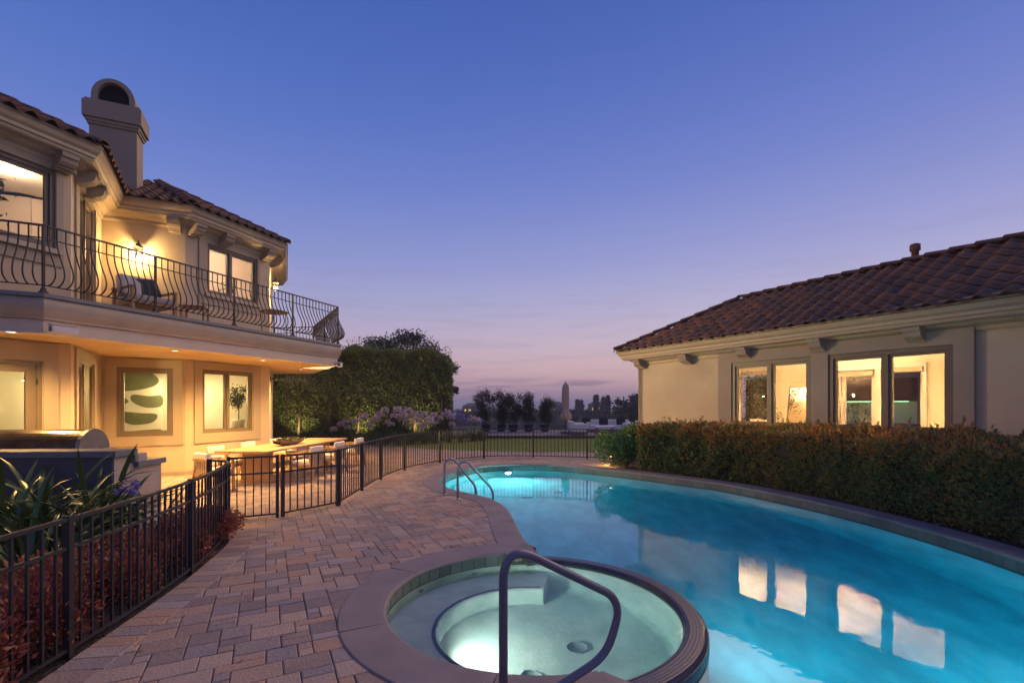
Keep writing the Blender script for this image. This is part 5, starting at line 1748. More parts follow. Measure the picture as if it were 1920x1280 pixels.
# ================================================================== planting
def strip_leaf(L, W, bend, seg=6, twist=0.0):
    """arching strap leaf from the origin: rises along z and falls towards +x"""
    vs, fs = [], []
    p = np.array([0.0, 0.0]); a = PI / 2 - .12
    for i in range(seg + 1):
        t = i / seg
        w = W * (.65 + .5 * t) * (1 - t ** 4) ** .8 + .001
        vs += [(p[0], -w / 2, p[1] + w * .12), (p[0], 0, p[1] - w * .10), (p[0], w / 2, p[1] + w * .12)]
        a -= bend / seg * (0.5 + t)
        p = p + np.array([math.cos(a), math.sin(a)]) * L / seg
    for i in range(seg):
        for j in (0, 1):
            fs.append((i * 3 + j, i * 3 + j + 1, (i + 1) * 3 + j + 1, (i + 1) * 3 + j))
    return vs, fs
STRAP = []
for L, W, b in ((.62, .027, 1.2), (.72, .029, 1.5), (.58, .025, .8), (.66, .030, 1.8), (.54, .024, 1.6), (.76, .028, 1.0)):
    v, f = strip_leaf(L, W, b); mb = MB(); mb.add(v, f, True); STRAP.append(mb.mesh('leaf', M['strap']))

def bloom_head(r, n, mat_, sparse=1.0):
    d = unit(RNG.normal(size=(n, 3))); d[:, 2] = np.abs(d[:, 2]) * 1.1 - .35; d = unit(d)
    V, F, T = [], [], []
    base = d * r * .72 * RNG.uniform(.8, 1.15, (n, 1))
    for k in range(4):
        ax = d + RNG.normal(0, .55, (n, 3))
        v, f = leaf_geo(base, ax, r * .42 * RNG.uniform(.7, 1.2, n), r * .18)
        F.append(f + sum(len(x) for x in V)); V.append(v); T.append(RNG.random(n))
    # stalklets
    s = unit(np.cross(d, RNG.normal(size=(n, 3)))) * r * .02
    v = np.stack([s * .5, -s * .5, base - s, base + s], 1).reshape(-1, 3)
    F.append(np.arange(n * 4).reshape(n, 4) + sum(len(x) for x in V)); V.append(v); T.append(np.full(n, .1))
    return np_mesh('flower_head', np.concatenate(V), np.concatenate(F), mat_, np.concatenate(T))
HEADS = {k: [bloom_head(.10, 42, M[k]) for _ in range(3)] for k in ('bloom', 'bloom_white', 'bloom_blue')}

# ---- near agapanthus clumps left of the fence: every leaf its own
rl = random.Random(3)
def near_clump(x, y, n, sc, label, flowers=()):
    t = thing('agapanthus_plant', label, 'plant', (x, y, -.01), rl.uniform(0, 6), 'agapanthus clumps in the left bed')
    for k in range(int(n * 1.45)):
        me = rl.choice(STRAP); a = rl.uniform(0, 2 * PI); s = sc * 1.55 * rl.uniform(.75, 1.2); r = rl.uniform(0, .10)
        link('leaf', me, t, (math.cos(a) * r, math.sin(a) * r, 0), (rl.uniform(-.25, .25), rl.uniform(-.1, .45), a), (s, s, s))
    for (dx, dy, h, kind, hs) in flowers:
        c, s_ = math.cos(-t.rotation_euler.z), math.sin(-t.rotation_euler.z)
        lx, ly = dx * c - dy * s_, dx * s_ + dy * c
        MB().tube([(lx * .1, ly * .1, 0), (lx * .4, ly * .4, h * .55), (lx, ly, h)], .0075, 6).build('stalk', M['stalk'], t)
        link('flower_head', rl.choice(HEADS[kind]), t, (lx, ly, h), (0, 0, rl.uniform(0, 6)), (hs, hs, hs))
near_clump(-5.45, 5.65, 42, 1.25, 'dark strap-leaved clump against the barbecue counter, behind the others')
near_clump(-4.78, 5.6, 42, 1.15, 'strap-leaved clump at the right end of the barbecue counter')
near_clump(-4.75, 5.0, 46, 1.2, 'strap-leaved clump with a violet flower head over the fence', [(.55, .30, .82, 'bloom_blue', 1.25)])
near_clump(-4.35, 4.35, 38, 1.1, 'strap-leaved clump at the left edge of the picture, nearest the fence')
near_clump(-5.75, 5.4, 38, 1.2, 'strap-leaved clump below the grill at the left edge of the picture')
near_clump(-4.35, 5.75, 28, .9, 'small strap-leaved clump in front of the counter end')
near_clump(-5.2, 4.9, 38, 1.15, 'strap-leaved clump filling the left bed behind the violet flower')

# ---- red shrubs along the fence
def shrub(name, label, c, rad, n, mat_, L, W, cat='shrub', group=None, lumps=5, seed=0, up=.5, stems=True):
    t = thing(name, label, cat, (c[0], c[1], 0), 0, group)
    r = np.random.default_rng(seed)
    k = r.integers(0, lumps, n)
    cen = r.normal(0, .42, (lumps, 3)) * np.array(rad); cen[:, 2] = rad[2] * r.uniform(.55, 1.1, lumps)
    d = unit(r.normal(size=(n, 3)))
    q = cen[k] + d * np.array(rad) * .62 * (r.random((n, 1)) ** .35)
    q = q[q[:, 2] > .01]; d = q - np.array([0, 0, rad[2] * .3])
    v, f = leaf_geo(q, unit(d) * 1.0 + np.array([0, 0, up]) + r.normal(0, .6, q.shape), L * r.uniform(.4, 1.6, len(q)), W * r.uniform(.5, 1.4, len(q)))
    link('foliage', np_mesh('foliage', v, f, mat_, np.clip(.5 + .3 * vnoise(q, 3 / max(rad), seed) + r.normal(0, .2, len(q)), 0, 1)), t)
    if stems:
        mb = MB()
        for i in range(lumps):
            p = cen[i]; mb.tube([(p[0] * .15, p[1] * .15, -.02), (p[0] * .5, p[1] * .5, p[2] * .45), (p[0], p[1], p[2])], [.012, .008, .004], 5)
        mb.build('stems', M['bark'], t)
    return t
reds = [(-3.5, 3.0), (-3.42, 3.55), (-3.72, 3.9), (-3.52, 4.35), (-3.75, 4.85), (-3.68, 5.3), (-3.95, 5.65), (-3.88, 6.05), (-3.3, 2.75), (-4.1, 6.35), (-4.0, 4.4)]
rw = ['at the bottom left corner', 'close to the near fence post', 'set back from the near fence post', 'midway between the two near fence posts', 'set back from the second fence post',
      'just behind the second fence post', 'at the foot of the agapanthus', 'by the fence where it begins to curl', 'poking through the fence at the bottom edge', 'at the curled end of the fence', 'deep in the bed behind the fence']
for i, (x, y) in enumerate(reds):
    shrub('red_shrub', 'low red-leaved shrub ' + rw[i], (x, y), (.36, .36, .24 + .05 * (i % 3)), 3000, M['red_leaf'], .042, .022, group='red shrubs along the fence', lumps=7, seed=20 + i)
# grass tuft patch in the bed
n = 5000
P = np.c_[RNG.uniform(-5.2, -3.9, n), RNG.uniform(3.2, 6.4, n), np.zeros(n)]
v, f = leaf_geo(P, np.c_[RNG.normal(0, .35, (n, 2)), np.ones(n)], RNG.uniform(.05, .11, n), .006)
tag(link('bed_grass', np_mesh('bed_grass', v, f, M['grass'], RNG.random(n))), 'short green grass between the red shrubs and the counter', 'grass', kind='stuff')

# ---- lawn
n = 60000
xs_, ys_ = RNG.uniform(-5.5, 7.5, n), RNG.uniform(17.6, 24.74, n)
LF = np.array(LAWN_FRONT); fy = np.interp(xs_, LF[:, 0], LF[:, 1])
left = np.where(xs_ < -1.6, 20.1 + (xs_ + 4.7) * .93, 99)
ok = (ys_ > fy + .02) & (ys_ < np.where(xs_ < -1.6, left + .2, 24.74))
P = np.c_[xs_, ys_, np.full(n, .0)][ok]
v, f = leaf_geo(P, np.c_[RNG.normal(0, .45, (len(P), 2)), np.ones(len(P))], RNG.uniform(.03, .06, len(P)), .012)
lawn_g = tag(link('lawn_grass', np_mesh('lawn_grass', v, f, M['grass'], np.clip(.5 + .25 * vnoise(P, 1.2, 5) + RNG.normal(0, .2, len(P)), 0, 1))), 'mown grass of the lawn beyond the pool fence', 'grass', kind='stuff')
mb = MB(); vs, fs = poly_sheet([LAWN], .004); mb.add(vs, fs); tag(mb.build('lawn', M['lawn_base']), kind='structure')

# ---- clipped hedge below the guest house windows
def hedge_box(name, label, line, depth, hgt, n, mat_, L, W, lump=.07, seed=0, topbias=.35, hfun=None, shoots=0, cat='hedge', base=0.0, tint_fn=None, hvar=0.0, up=.5, front_only=True):
    """leafy shell round a bumpy core, along a plan line (front edge, outside on the right)"""
    t = thing(name, label, cat)
    r = np.random.default_rng(seed)
    pts = resample(line, .05)
    A = np.array([p for p, _ in pts]); ang = np.array([a for _, a in pts])
    Nn = np.c_[np.sin(ang), -np.cos(ang)]
    def place(s, d, z):
        i = np.clip((s * (len(A) - 1)).astype(int), 0, len(A) - 1)
        return np.c_[A[i] - Nn[i] * d[:, None], z], Nn[i]
    total = path_len([tuple(p) for p in A])
    nf = int(n * (1 - topbias)); ntp = n - nf
    # front
    s = r.random(nf); z = base + (hgt - base) * r.random(nf) ** .9
    d = np.abs(r.exponential(.05, nf))
    P1, N1 = place(s, d, z); O1 = np.c_[N1, np.full(nf, .1)]
    s2 = r.random(ntp); d2 = depth * r.random(ntp); z2 = hgt - np.abs(r.exponential(.04, ntp))
    P2, N2 = place(s2, d2, z2); O2 = np.c_[N2 * .2, np.full(ntp, 1.0)]
    P = np.r_[P1, P2]; O = np.r_[O1, O2]
    # rounded shoulder and lumps
    dd = np.r_[d, d2]; sh = np.clip(1 - dd / .25, 0, 1)
    k = (P[:, 2] > hgt - .2)
    P[k, 2] -= .10 * sh[k]
    b = vnoise(P, 2.6, seed + 1) * lump + vnoise(P, 8, seed + 2) * lump * .5
    P += O / np.linalg.norm(O, axis=1, keepdims=True) * b[:, None]
    if hvar: P[:, 2] *= 1 + hvar * vnoise(np.c_[P[:, :2]], 1.1, seed + 3) * (P[:, 2] / hgt)
    if hfun is not None: P[:, 2] *= hfun(P)
    # end caps
    ends = []
    for e in (0, len(A) - 1):
        ne = n // 14
        tdir = np.array([math.cos(ang[e]), math.sin(ang[e])]) * (-1 if e == 0 else 1)
        q = A[e] - Nn[e] * (depth * r.random((ne, 1))) + tdir * (.05 * r.normal(size=(ne, 1)))
        ends.append((np.c_[q, base + (hgt - base) * r.random(ne)], np.tile(np.r_[tdir, .1], (ne, 1))))
    if hfun is not None:
        for q_, _ in ends: q_[:, 2] *= hfun(q_)
    P = np.r_[P, ends[0][0], ends[1][0]]; O = np.r_[O, ends[0][1], ends[1][1]]
    if shoots:                        # stray shoots standing off the clipped faces
        SP, SO = [], []
        ks = r.integers(0, nf + ntp, shoots)
        for q_ in ks:
            ln = r.uniform(.05, .20); dr = O[q_] * .6 + np.array([0, 0, .7]) + r.normal(0, .25, 3); dr /= np.linalg.norm(dr)
            m2 = int(r.integers(6, 14)); tt2 = r.random(m2)
            SP.append(P[q_] + dr * (tt2 * ln)[:, None] + r.normal(0, .012, (m2, 3))); SO.append(np.tile(dr * .6, (m2, 1)))
        P = np.r_[P, np.concatenate(SP)]; O = np.r_[O, np.concatenate(SO)]
    m = len(P)
    v, f = leaf_geo(P, O * .9 + r.normal(0, .7, (m, 3)) + np.array([0, 0, up]), L * r.uniform(.4, 1.5, m), W * r.uniform(.5, 1.35, m))
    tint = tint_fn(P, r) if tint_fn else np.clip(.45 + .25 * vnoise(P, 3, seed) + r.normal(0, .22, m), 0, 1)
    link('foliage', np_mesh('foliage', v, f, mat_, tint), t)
    core = MB()
    fl = offset_path([tuple(p) for p, _ in resample(line, .3)], -.10); bl = offset_path([tuple(p) for p, _ in resample(line, .3)], -depth + .05)
    q = len(fl); zt = hgt - .13
    zh = (lambda p: zt * float(hfun(np.array([[p[0], p[1], 0]]))[0]) - .06) if hfun is not None else (lambda p: zt)
    vs = [(*p, base) for p in fl] + [(*p, zh(p)) for p in fl] + [(*p, zh(p)) for p in bl] + [(*p, base) for p in bl]
    fs = [(i + a * q, i + 1 + a * q, i + 1 + (a + 1) * q, i + (a + 1) * q) for a in range(3) for i in range(q - 1)] + [(0, q, 2 * q, 3 * q), (4 * q - 1, 3 * q - 1, 2 * q - 1, q - 1)]
    core.add(vs, fs); core.build('dark_core', M['hedge_core'], t, fix=True)  # opaque core, the dark inside of the hedge put into its colour
    return t
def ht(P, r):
    top = np.clip((P[:, 2] - .55) / .55, 0, 1)  # orange rises towards the top: new growth plus painted window glow
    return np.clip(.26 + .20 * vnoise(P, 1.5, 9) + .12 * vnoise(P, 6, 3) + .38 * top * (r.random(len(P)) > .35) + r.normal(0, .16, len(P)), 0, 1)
HL = offset_path(POOL_EDGE, .50)
HL = [p for p in HL if p[0] > 3.2 and p[1] > 3.3 and p[1] < 13.0]
hedge_box('clipped_hedge', 'long clipped hedge with orange new growth and painted window glow below the guest house windows', [tuple(p) for p, _ in resample(HL[::-1], .4)], 1.15, 1.22, 52000, M['hedge_leaf'], .072, .034, lump=.12, seed=4, tint_fn=ht, topbias=.33, shoots=800)

# ---- bright bush at the end of the hedge
shrub('round_bush', 'bright green leafy bush at the far end of the clipped hedge', (3.22, 13.62), (.52, .5, .78), 8500, M['bush_leaf'], .085, .034, cat='bush', lumps=9, seed=71, up=.7)

# ---- tall screen hedge
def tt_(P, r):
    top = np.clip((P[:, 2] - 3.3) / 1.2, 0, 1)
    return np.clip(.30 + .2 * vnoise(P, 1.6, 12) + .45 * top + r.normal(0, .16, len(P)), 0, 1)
hl = [(-14.5, 20.6), (-10, 22.0), (-6, 22.9), (-3.0, 23.4)]
def tall_h(P):
    x = P[:, 0]
    return (1 + .018 * np.sin(x * 1.7 + 1) + .015 * np.sin(x * 4.1) - .01) * np.clip(1 - .16 * np.clip((x + 4.2) / 1.4, 0, 1) ** 2, .5, 1.1)
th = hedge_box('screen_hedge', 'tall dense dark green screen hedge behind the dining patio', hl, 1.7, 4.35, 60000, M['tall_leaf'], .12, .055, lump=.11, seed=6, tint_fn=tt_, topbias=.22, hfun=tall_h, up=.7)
# upright tips along the top
r = np.random.default_rng(14)
pp = resample(hl, .16); P = []
for p, a in pp:
    for k in range(rl.randint(1, 3)):
        hb = 4.35 * float(tall_h(np.array([[p[0], p[1], 0]]))[0]); h = hb - .1 + r.uniform(.0, .85) ** 1.5; base_ = np.array([p[0] - math.sin(a) * -0 + r.normal(0, .1), p[1] + r.uniform(0, 1.4)])
        for q in range(rl.randint(14, 30)): P.append((base_[0] + r.normal(0, .07), base_[1] + r.normal(0, .07), r.uniform(hb - .45, h)))
P = np.array(P); m = len(P)
v, f = leaf_geo(P, np.c_[r.normal(0, .6, (m, 2)), np.full(m, 1.2)], .12 * r.uniform(.6, 1.2, m), .05)
link('top_shoots', np_mesh('top_shoots', v, f, M['tall_leaf'], np.clip(.78 + r.normal(0, .15, m), 0, 1)), th)
for k, x in enumerate(np.linspace(-13.5, -3.4, 9)):
    y = np.interp(x, [p[0] for p in hl], [p[1] for p in hl])
    MB().tube([(x, y - .12, 0), (x + .06, y - .08, 1.2), (x - .02, y + .1, 2.6)], [.06, .05, .03], 7).build('trunk', M['bark'], th)

# ---- agapanthus border in front of it
def far_clump(x, y, label, heads, seed):
    r = np.random.default_rng(seed)
    t = thing('agapanthus_plant', label, 'plant', (x, y, 0), 0, 'flowering agapanthus along the tall hedge')
    V, F, T = [], [], []; nv = 0
    for k in range(70):
        v, f = strip_leaf(r.uniform(.5, .85), .03, r.uniform(.8, 2.0), 4)
        a = r.uniform(0, 2 * PI); c, s = math.cos(a), math.sin(a); v = np.array(v); rr = r.uniform(0, .3)
        v = np.c_[v[:, 0] * c - v[:, 1] * s + rr * c, v[:, 0] * s + v[:, 1] * c + rr * s, v[:, 2]]
        V.append(v); F.append(np.array(f) + nv); nv += len(v); T += [r.random()] * len(f)
    tag(link('leaves', np_mesh('leaves', np.concatenate(V), np.concatenate(F), M['strap_mass'], T), t), kind='stuff')
    for (dx, dy, h, kind, hs) in heads:
        MB().tube([(dx * .3, dy * .3, 0), (dx * .7, dy * .7, h * .6), (dx, dy, h)], .009, 5).build('stalk', M['stalk'], t)
        link('flower_head', HEADS[kind][int(r.integers(0, 3))], t, (dx, dy, h), (0, 0, r.uniform(0, 6)), (hs, hs, hs))
def at(px, py, Y): return ((px - 960) / 907 * Y, EYE - (py - 758) * Y / 907)
heads_px = [(627, 805, 1), (650, 790, 1), (665, 790, 1), (652, 802, .9), (675, 788, 1), (696, 790, .9), (693, 799, 1.2), (715, 777, 1.3), (727, 792, 1), (738, 781, 1.1), (746, 769, 1.2),
            (756, 775, 1.3), (756, 786, 1.2), (766, 796, 1), (770, 781, 1.1), (782, 789, 1.2), (790, 802, 1.2), (795, 776, 1), (805, 789, 1.4), (825, 785, .9), (838, 774, 1.3), (848, 795, 1), (862, 784, 1.7), (872, 790, 1.2), (884, 786, 1.3), (893, 788, 1.4), (901, 790, 1.0), (812, 779, 1.1), (640, 796, 1), (684, 780, 1.1), (705, 786, 1.2), (722, 770, 1.1), (733, 796, 1), (751, 781, 1.2), (763, 768, 1.1), (776, 775, 1.2), (788, 780, 1.1), (799, 796, 1), (817, 792, 1.1), (831, 779, 1.1), (845, 782, 1.2), (855, 772, 1)]
clumps = [(-6.9, 21.5), (-6.2, 21.2), (-5.5, 21.0), (-4.9, 20.9), (-4.4, 21.1), (-3.9, 21.4), (-3.4, 21.8), (-2.9, 22.2), (-2.4, 22.5), (-1.9, 22.9), (-1.5, 23.3)]
ch_ = [[] for _ in clumps]
for (px, py, s) in heads_px:
    best = min(range(len(clumps)), key=lambda i: abs(clumps[i][0] / clumps[i][1] - (px - 960) / 907))
    cx, cy_ = clumps[best]; X, Z = at(px, py, cy_)
    kind = 'bloom_blue' if 850 < px < 880 or px > 895 else ('bloom_white' if px in (884, 715, 825, 696) else 'bloom')
    ch_[best].append((X - cx, rl.uniform(-.1, .1), Z, kind, s * 1.6))
ordn = ['leftmost', 'second', 'third', 'fourth', 'fifth', 'sixth', 'seventh', 'eighth', 'ninth', 'tenth', 'rightmost']
for i, (c, h) in enumerate(zip(clumps, ch_)):
    far_clump(c[0], c[1], ('%s flowering agapanthus clump along the tall hedge' % ordn[i]) if i in (0, 10) else '%s flowering agapanthus clump from the left along the tall hedge' % ordn[i], h, 100 + i)

# ---- trellised climbers in blue pots on the terrace
rtree = np.random.default_rng(44)
tre = [(-1.55, 28.6, 2.35, .62, 'widest'), (-.62, 28.8, 2.3, .5, ''), (.08, 28.5, 2.1, .50, ''), (.98, 28.6, 2.2, .46, ''), (1.95, 28.5, 1.9, .40, '')]
tl_ = ['leftmost of the row', 'second from the left', 'in the middle of the row', 'second from the right', 'rightmost, beside the folded umbrella']
for i, (x, y, h, w, _) in enumerate(tre):
    t = thing('trellis_plant', 'climbing plant on a trellis in a dark blue pot, ' + tl_[i], 'potted plant', (x, y, TZ), 0, 'potted climbers on the terrace')
    MB().lathe([(.20, 0), (.24, .10), (.28, .38), (.30, .42), (.30, .45), (.26, .45), (.24, .40), (.001, .40)], 22).build('pot', M['blue_pot'], t)
    tr = MB()
    for sx in (-.16, 0, .16): tr.bar((sx, 0, .4), (sx * 1.6, 0, h), .015, .015)
    for zz_ in np.arange(.7, h, .3): tr.bar((-.16 - zz_ * .04, 0, zz_), (.16 + zz_ * .04, 0, zz_), .012, .012)
    tr.build('trellis', M['bark'], t)
    n = 4200
    k = rtree.integers(0, 16, n); cen = np.c_[rtree.normal(0, w * .40, 16), rtree.normal(0, .12, 16), np.linspace(.7, h - .12, 16)]
    q = cen[k] + rtree.normal(0, 1, (n, 3)) * np.array([.13, .12, .15])
    q = q[q[:, 2] > .42]
    v, f = leaf_geo(q, rtree.normal(0, 1, q.shape) + np.array([0, 0, .2]), .09 * rtree.uniform(.6, 1.2, len(q)), .045)
    link('foliage', np_mesh('foliage', v, f, M['tree_leaf'], rtree.random(len(q))), t)

# ---- trees
def tree(name, label, loc, h, w, n, mat_, leaf, seed, trunk=.25, conifer=False, group=None, clumps_=26, crown_lo=.35):
    t = thing(name, label, 'tree', loc, 0, group)
    r = np.random.default_rng(seed)
    mb = MB(); mb.tube([(0, 0, -.5), (r.normal(0, .02) * h, r.normal(0, .02) * h, h * .4), (r.normal(0, .03) * h, r.normal(0, .03) * h, h * .8)], [trunk, trunk * .7, trunk * .25], 8)
    if conifer:
        zc = h * (crown_lo + (1 - crown_lo) * r.random(clumps_)); rad = w * (1.02 - (zc / h)) / (1 - crown_lo) * 1.0
        a = r.uniform(0, 2 * PI, clumps_); rr = rad * r.uniform(.1, .9, clumps_)
        cen = np.c_[np.cos(a) * rr, np.sin(a) * rr, zc]; cs = np.maximum(.10 * w, rad * .35)
    else:
        d = unit(r.normal(size=(clumps_, 3))); rr = r.random((clumps_, 1)) ** .4
        cen = d * rr * np.array([w, w, h * (1 - crown_lo) * .5]) * .82 + np.array([0, 0, h * (crown_lo + (1 - crown_lo) * .5)])
        cs = np.full(clumps_, .34 * w) * r.uniform(.6, 1.2, clumps_)
    for c in cen[::2]:
        mb.tube([(0, 0, c[2] * .55), (c[0] * .5, c[1] * .5, c[2] * .8), tuple(c)], [trunk * .3, trunk * .18, trunk * .06], 5)
    mb.build('trunk', M['bark'], t)
    k = r.integers(0, clumps_, n)
    q = cen[k] + unit(r.normal(size=(n, 3))) * (r.random((n, 1)) ** .45) * cs[k][:, None] * np.array([1, 1, .75])
    v, f = leaf_geo(q, r.normal(0, 1, (n, 3)) + np.array([0, 0, .3]), leaf * r.uniform(.6, 1.3, n), leaf * .5)
    link('crown', np_mesh('crown', v, f, mat_, np.clip(.5 + r.normal(0, .25, n) + .25 * (r.random(clumps_)[k] - .5), 0, 1)), t)
    return t
def ground_at(x, y): return float(terrain_z(np.array(float(x)), np.array(float(y))))
for i, (px, Y, top, w, lb) in enumerate([(700, 34, 616, 2.5, 'dark oak tree rising above the screen hedge, left one'), (770, 36, 608, 2.8, 'dark oak tree rising above the screen hedge, tallest one'), (655, 38, 636, 2.4, 'dark oak crown just right of the balcony corner'), (822, 35, 655, 1.6, 'dark oak crown behind the right end of the screen hedge'), (735, 40, 620, 2.8, 'dark oak crown between the two tallest ones')]):
    X = (px - 960) / 907 * Y; zt = EYE + (758 - top) * Y / 907
    gz = min(-.3, ground_at(X, Y)); tree('oak_tree', lb, (X, Y, gz), zt - gz, w, 7500, M['tree_leaf'], .22, 200 + i, .22, group='oaks behind the tall hedge', clumps_=34, crown_lo=.45)
specs = [(1186, 72, 724, 3.6, 0), (1168, 80, 734, 3.4, 0), (1205, 68, 730, 3.6, 0), (1150, 95, 752, 3.6, 0), (1140, 120, 745, 2.2, 1), (1132, 135, 747, 2.4, 1), (1118, 130, 742, 2.6, 1), (1108, 125, 757, 3.8, 0), (1090, 140, 752, 3.0, 1), (1083, 150, 751, 2.8, 1), (1074, 135, 758, 4.5, 0),
         (1050, 150, 762, 5, 0), (1030, 160, 760, 5, 0), (1015, 170, 757, 5, 0), (990, 175, 764, 5, 0), (965, 170, 762, 5, 0), (935, 165, 764, 5, 0), (905, 160, 764, 5, 0), (880, 150, 763, 5, 0), (868, 165, 760, 4, 0), (1195, 110, 742, 4.5, 0), (1122, 105, 764, 4, 0), (1100, 110, 766, 4, 0)]
ORD = ['leftmost', 'second', 'third', 'fourth', 'fifth', 'sixth', 'seventh', 'eighth', 'ninth', 'tenth', 'eleventh', 'twelfth', 'thirteenth', 'fourteenth']
def tree_label(i):
    con = specs[i][4]; grp = [j for j in range(len(specs)) if (specs[j][0] > 1064) == (specs[i][0] > 1064) and specs[j][4] == con]
    k = sorted(grp, key=lambda j: specs[j][0]).index(i)
    where = ('right' if specs[i][0] > 1064 else 'left') + ' of the umbrella'
    return '%s dark distant %s tree %sin the valley %s' % (ORD[k], 'conifer' if con else 'broad-crowned', '' if k == 0 else 'from the left ', where)
for i, (px, Y, top, w, con) in enumerate(specs):
    X = (px - 960) / 907 * Y; zt = EYE + (758 - top) * Y / 907; gz = max(ground_at(X, Y), zt - 16 - (4 if con else 0)) - .5
    side_ = 'right of the umbrella' if px > 1064 else 'left of the umbrella'
    tree('distant_tree', tree_label(i), (X, Y, gz), zt - gz, w, 4200, M['far_leaf'], .5 if Y < 100 else .8, 300 + i, .3, bool(con), 'distant trees right of the umbrella' if px > 1064 else 'distant trees left of the umbrella', clumps_=(70 if con else 44), crown_lo=(.12 if con else .25))
# woods on the valley sides read as one mass
r = np.random.default_rng(77); n = 26000
az = r.uniform(-.35, .45, n); rr = r.uniform(110, 420, n); gx, gy = rr * np.sin(az), rr * np.cos(az)
k = (vnoise(np.c_[gx, gy], .05, 8) > -.4)
gx, gy = gx[k], gy[k]; gz = terrain_z(gx, gy) + r.uniform(0, 7, len(gx)) * (.6 + .4 * vnoise(np.c_[gx, gy], .08, 2))
P = np.c_[gx, gy, gz]; m = len(P)
v, f = leaf_geo(P, r.normal(0, 1, (m, 3)) + np.array([0, 0, .4]), r.uniform(1.5, 3.5, m), r.uniform(.8, 1.8, m))
tag(link('valley_woods', np_mesh('valley_woods', v, f, M['far_leaf'], r.random(m))), 'dark wooded valley sides beyond the terrace', 'woods', kind='stuff')
# far houses with lit windows
for i, (px, py, Y, w, lb) in enumerate([(1126, 765, 190, 8, 'distant house with several lit windows among the trees right of the umbrella'), (1043, 766, 190, 7, 'distant house with one lit window left of the umbrella'), (885, 768, 200, 8, 'distant house with lit windows below the leftmost trellis plant')]):
    X, Zc = at(px, py, Y)
    t = thing('distant_house', lb, 'house', (X, Y, Zc - 2.2), 0, 'houses across the valley')
    MB().box((0, 3, .9), (w, 6, 5.4)).build('wall', M['roof_deck'], t)
    mb = MB(); mb.add([(-w / 2 - .4, -.4, 3.6), (w / 2 + .4, -.4, 3.6), (w / 2 + .4, 6.4, 3.6), (-w / 2 - .4, 6.4, 3.6), (-w / 4, 3, 5), (w / 4, 3, 5)], [(0, 1, 5, 4), (1, 2, 5), (2, 3, 4, 5), (3, 0, 4), (3, 2, 1, 0)]); mb.build('roof', M['roof_deck'], t)
    for k in range(4 if i == 0 else 2):
        MB().box((-w * .35 + k * w * .23, -.03, 1.9), (w * .11, .04, 1.0)).build('window', M['far_glow'], t)

# ---- indoor plants seen through the windows
def indoor_tree(loc, h, w, n, seed, label, leaf=.05, pot='white_box'):
    t = thing('indoor_plant', label, 'potted plant', loc)
    r = np.random.default_rng(seed)
    MB().lathe([(.13, 0), (.17, .28), (.18, .32), (.15, .32), (.001, .28)], 18).build('pot', M[pot], t)
    mb = MB(); mb.tube([(0, 0, .25), (.02, 0, h * .55), (0, .02, h * .85)], [.015, .011, .005], 6)
    cen = np.c_[r.normal(0, w * .5, 16), r.normal(0, w * .5, 16), r.uniform(h * .5, h, 16)]
    for c in cen: mb.tube([(.01, 0, h * .45), (c[0] * .5, c[1] * .5, c[2] - .15), tuple(c)], [.006, .004, .002], 4)
    mb.build('stem', M['bark'], t)
    k = r.integers(0, 16, n); q = cen[k] + r.normal(0, .35 * w, (n, 3))
    v, f = leaf_geo(q, r.normal(0, 1, q.shape), leaf * r.uniform(.6, 1.2, n), leaf * .45)
    link('foliage', np_mesh('foliage', v, f, M['tree_leaf'], r.random(n)), t)
q = fB.pt(1.98, -.55, .02); indoor_tree((q.x, q.y, 1.0), 1.30, .17, 900, 5, 'small slender tree behind the right pane of the lower double window', .07)
mb = MB(); mb.bbox((q.x, q.y, .50), (.5, .5, .96), .01, fB.rz); 
tag(mb.build('plant_stand', M['teak']), 'wooden stand carrying the slender indoor tree', 'stand')
c = g0 + GU * 2.0 + GN * 3.0; indoor_tree((c[0], c[1], .98), 1.6, .30, 420, 6, 'leafy indoor plant on the sideboard behind the left guest window', .07)
c2 = g0 + GU * 2.7 + GN * 2.6; indoor_tree((c2[0], c2[1], .98), .7, .22, 260, 8, 'low bushy indoor plant on the guest room sideboard', .07)
sbm = MB(); 
for s_, d_2 in ((2.55, 2.7),):
    c3_ = g0 + GU * s_ + GN * d_2; sbm.bbox((c3_[0], c3_[1], .64), (2.2, 1.0, .66), .01, math.atan2(GU[1], GU[0]))
tag(sbm.build('sideboard', M['cushion']), 'pale sideboard inside the left guest house window', 'sideboard')
fb = thing('fruit_bowl', 'shallow bowl of yellow fruit inside the left guest house window', 'bowl', (*(g0 + GU * 3.1 + GN * 2.45), .975))
MB().lathe([(.05, 0), (.15, .03), (.20, .07), (.19, .07), (.14, .04), (.001, .02)], 20).build('bowl', M['white_box'], fb)
for k in range(6):
    a = k * 1.05; MB().lathe([(.001, -.04), (.03, -.03), (.042, 0), (.03, .03), (.001, .04)], 10, (math.cos(a) * .09, math.sin(a) * .09, .09)).build('fruit', mat('lemon_%d' % k, (.62, .48, .08), .5), fb)
q = fB.pt(1.75, -.7, DZ + .02); indoor_tree((q.x, q.y, 3.9), 1.3, .2, 260, 9, 'indoor plant behind the right pane of the upper double window', .06)
mb = MB(); mb.bbox((q.x, q.y, 3.70), (.4, .4, .38), .01, fB.rz); tag(mb.build('plant_stand', M['teak']), 'low stand under the plant in the upper double window', 'stand')
q = fD.pt(LD - 1.1, -.9, 0); indoor_tree((q.x, q.y, 3.54), 2.2, .5, 900, 10, 'broad-leaved plant put behind the upper left window for a tree reflected in it', .16)  # made-up plant, stands for a tree mirrored in the glass

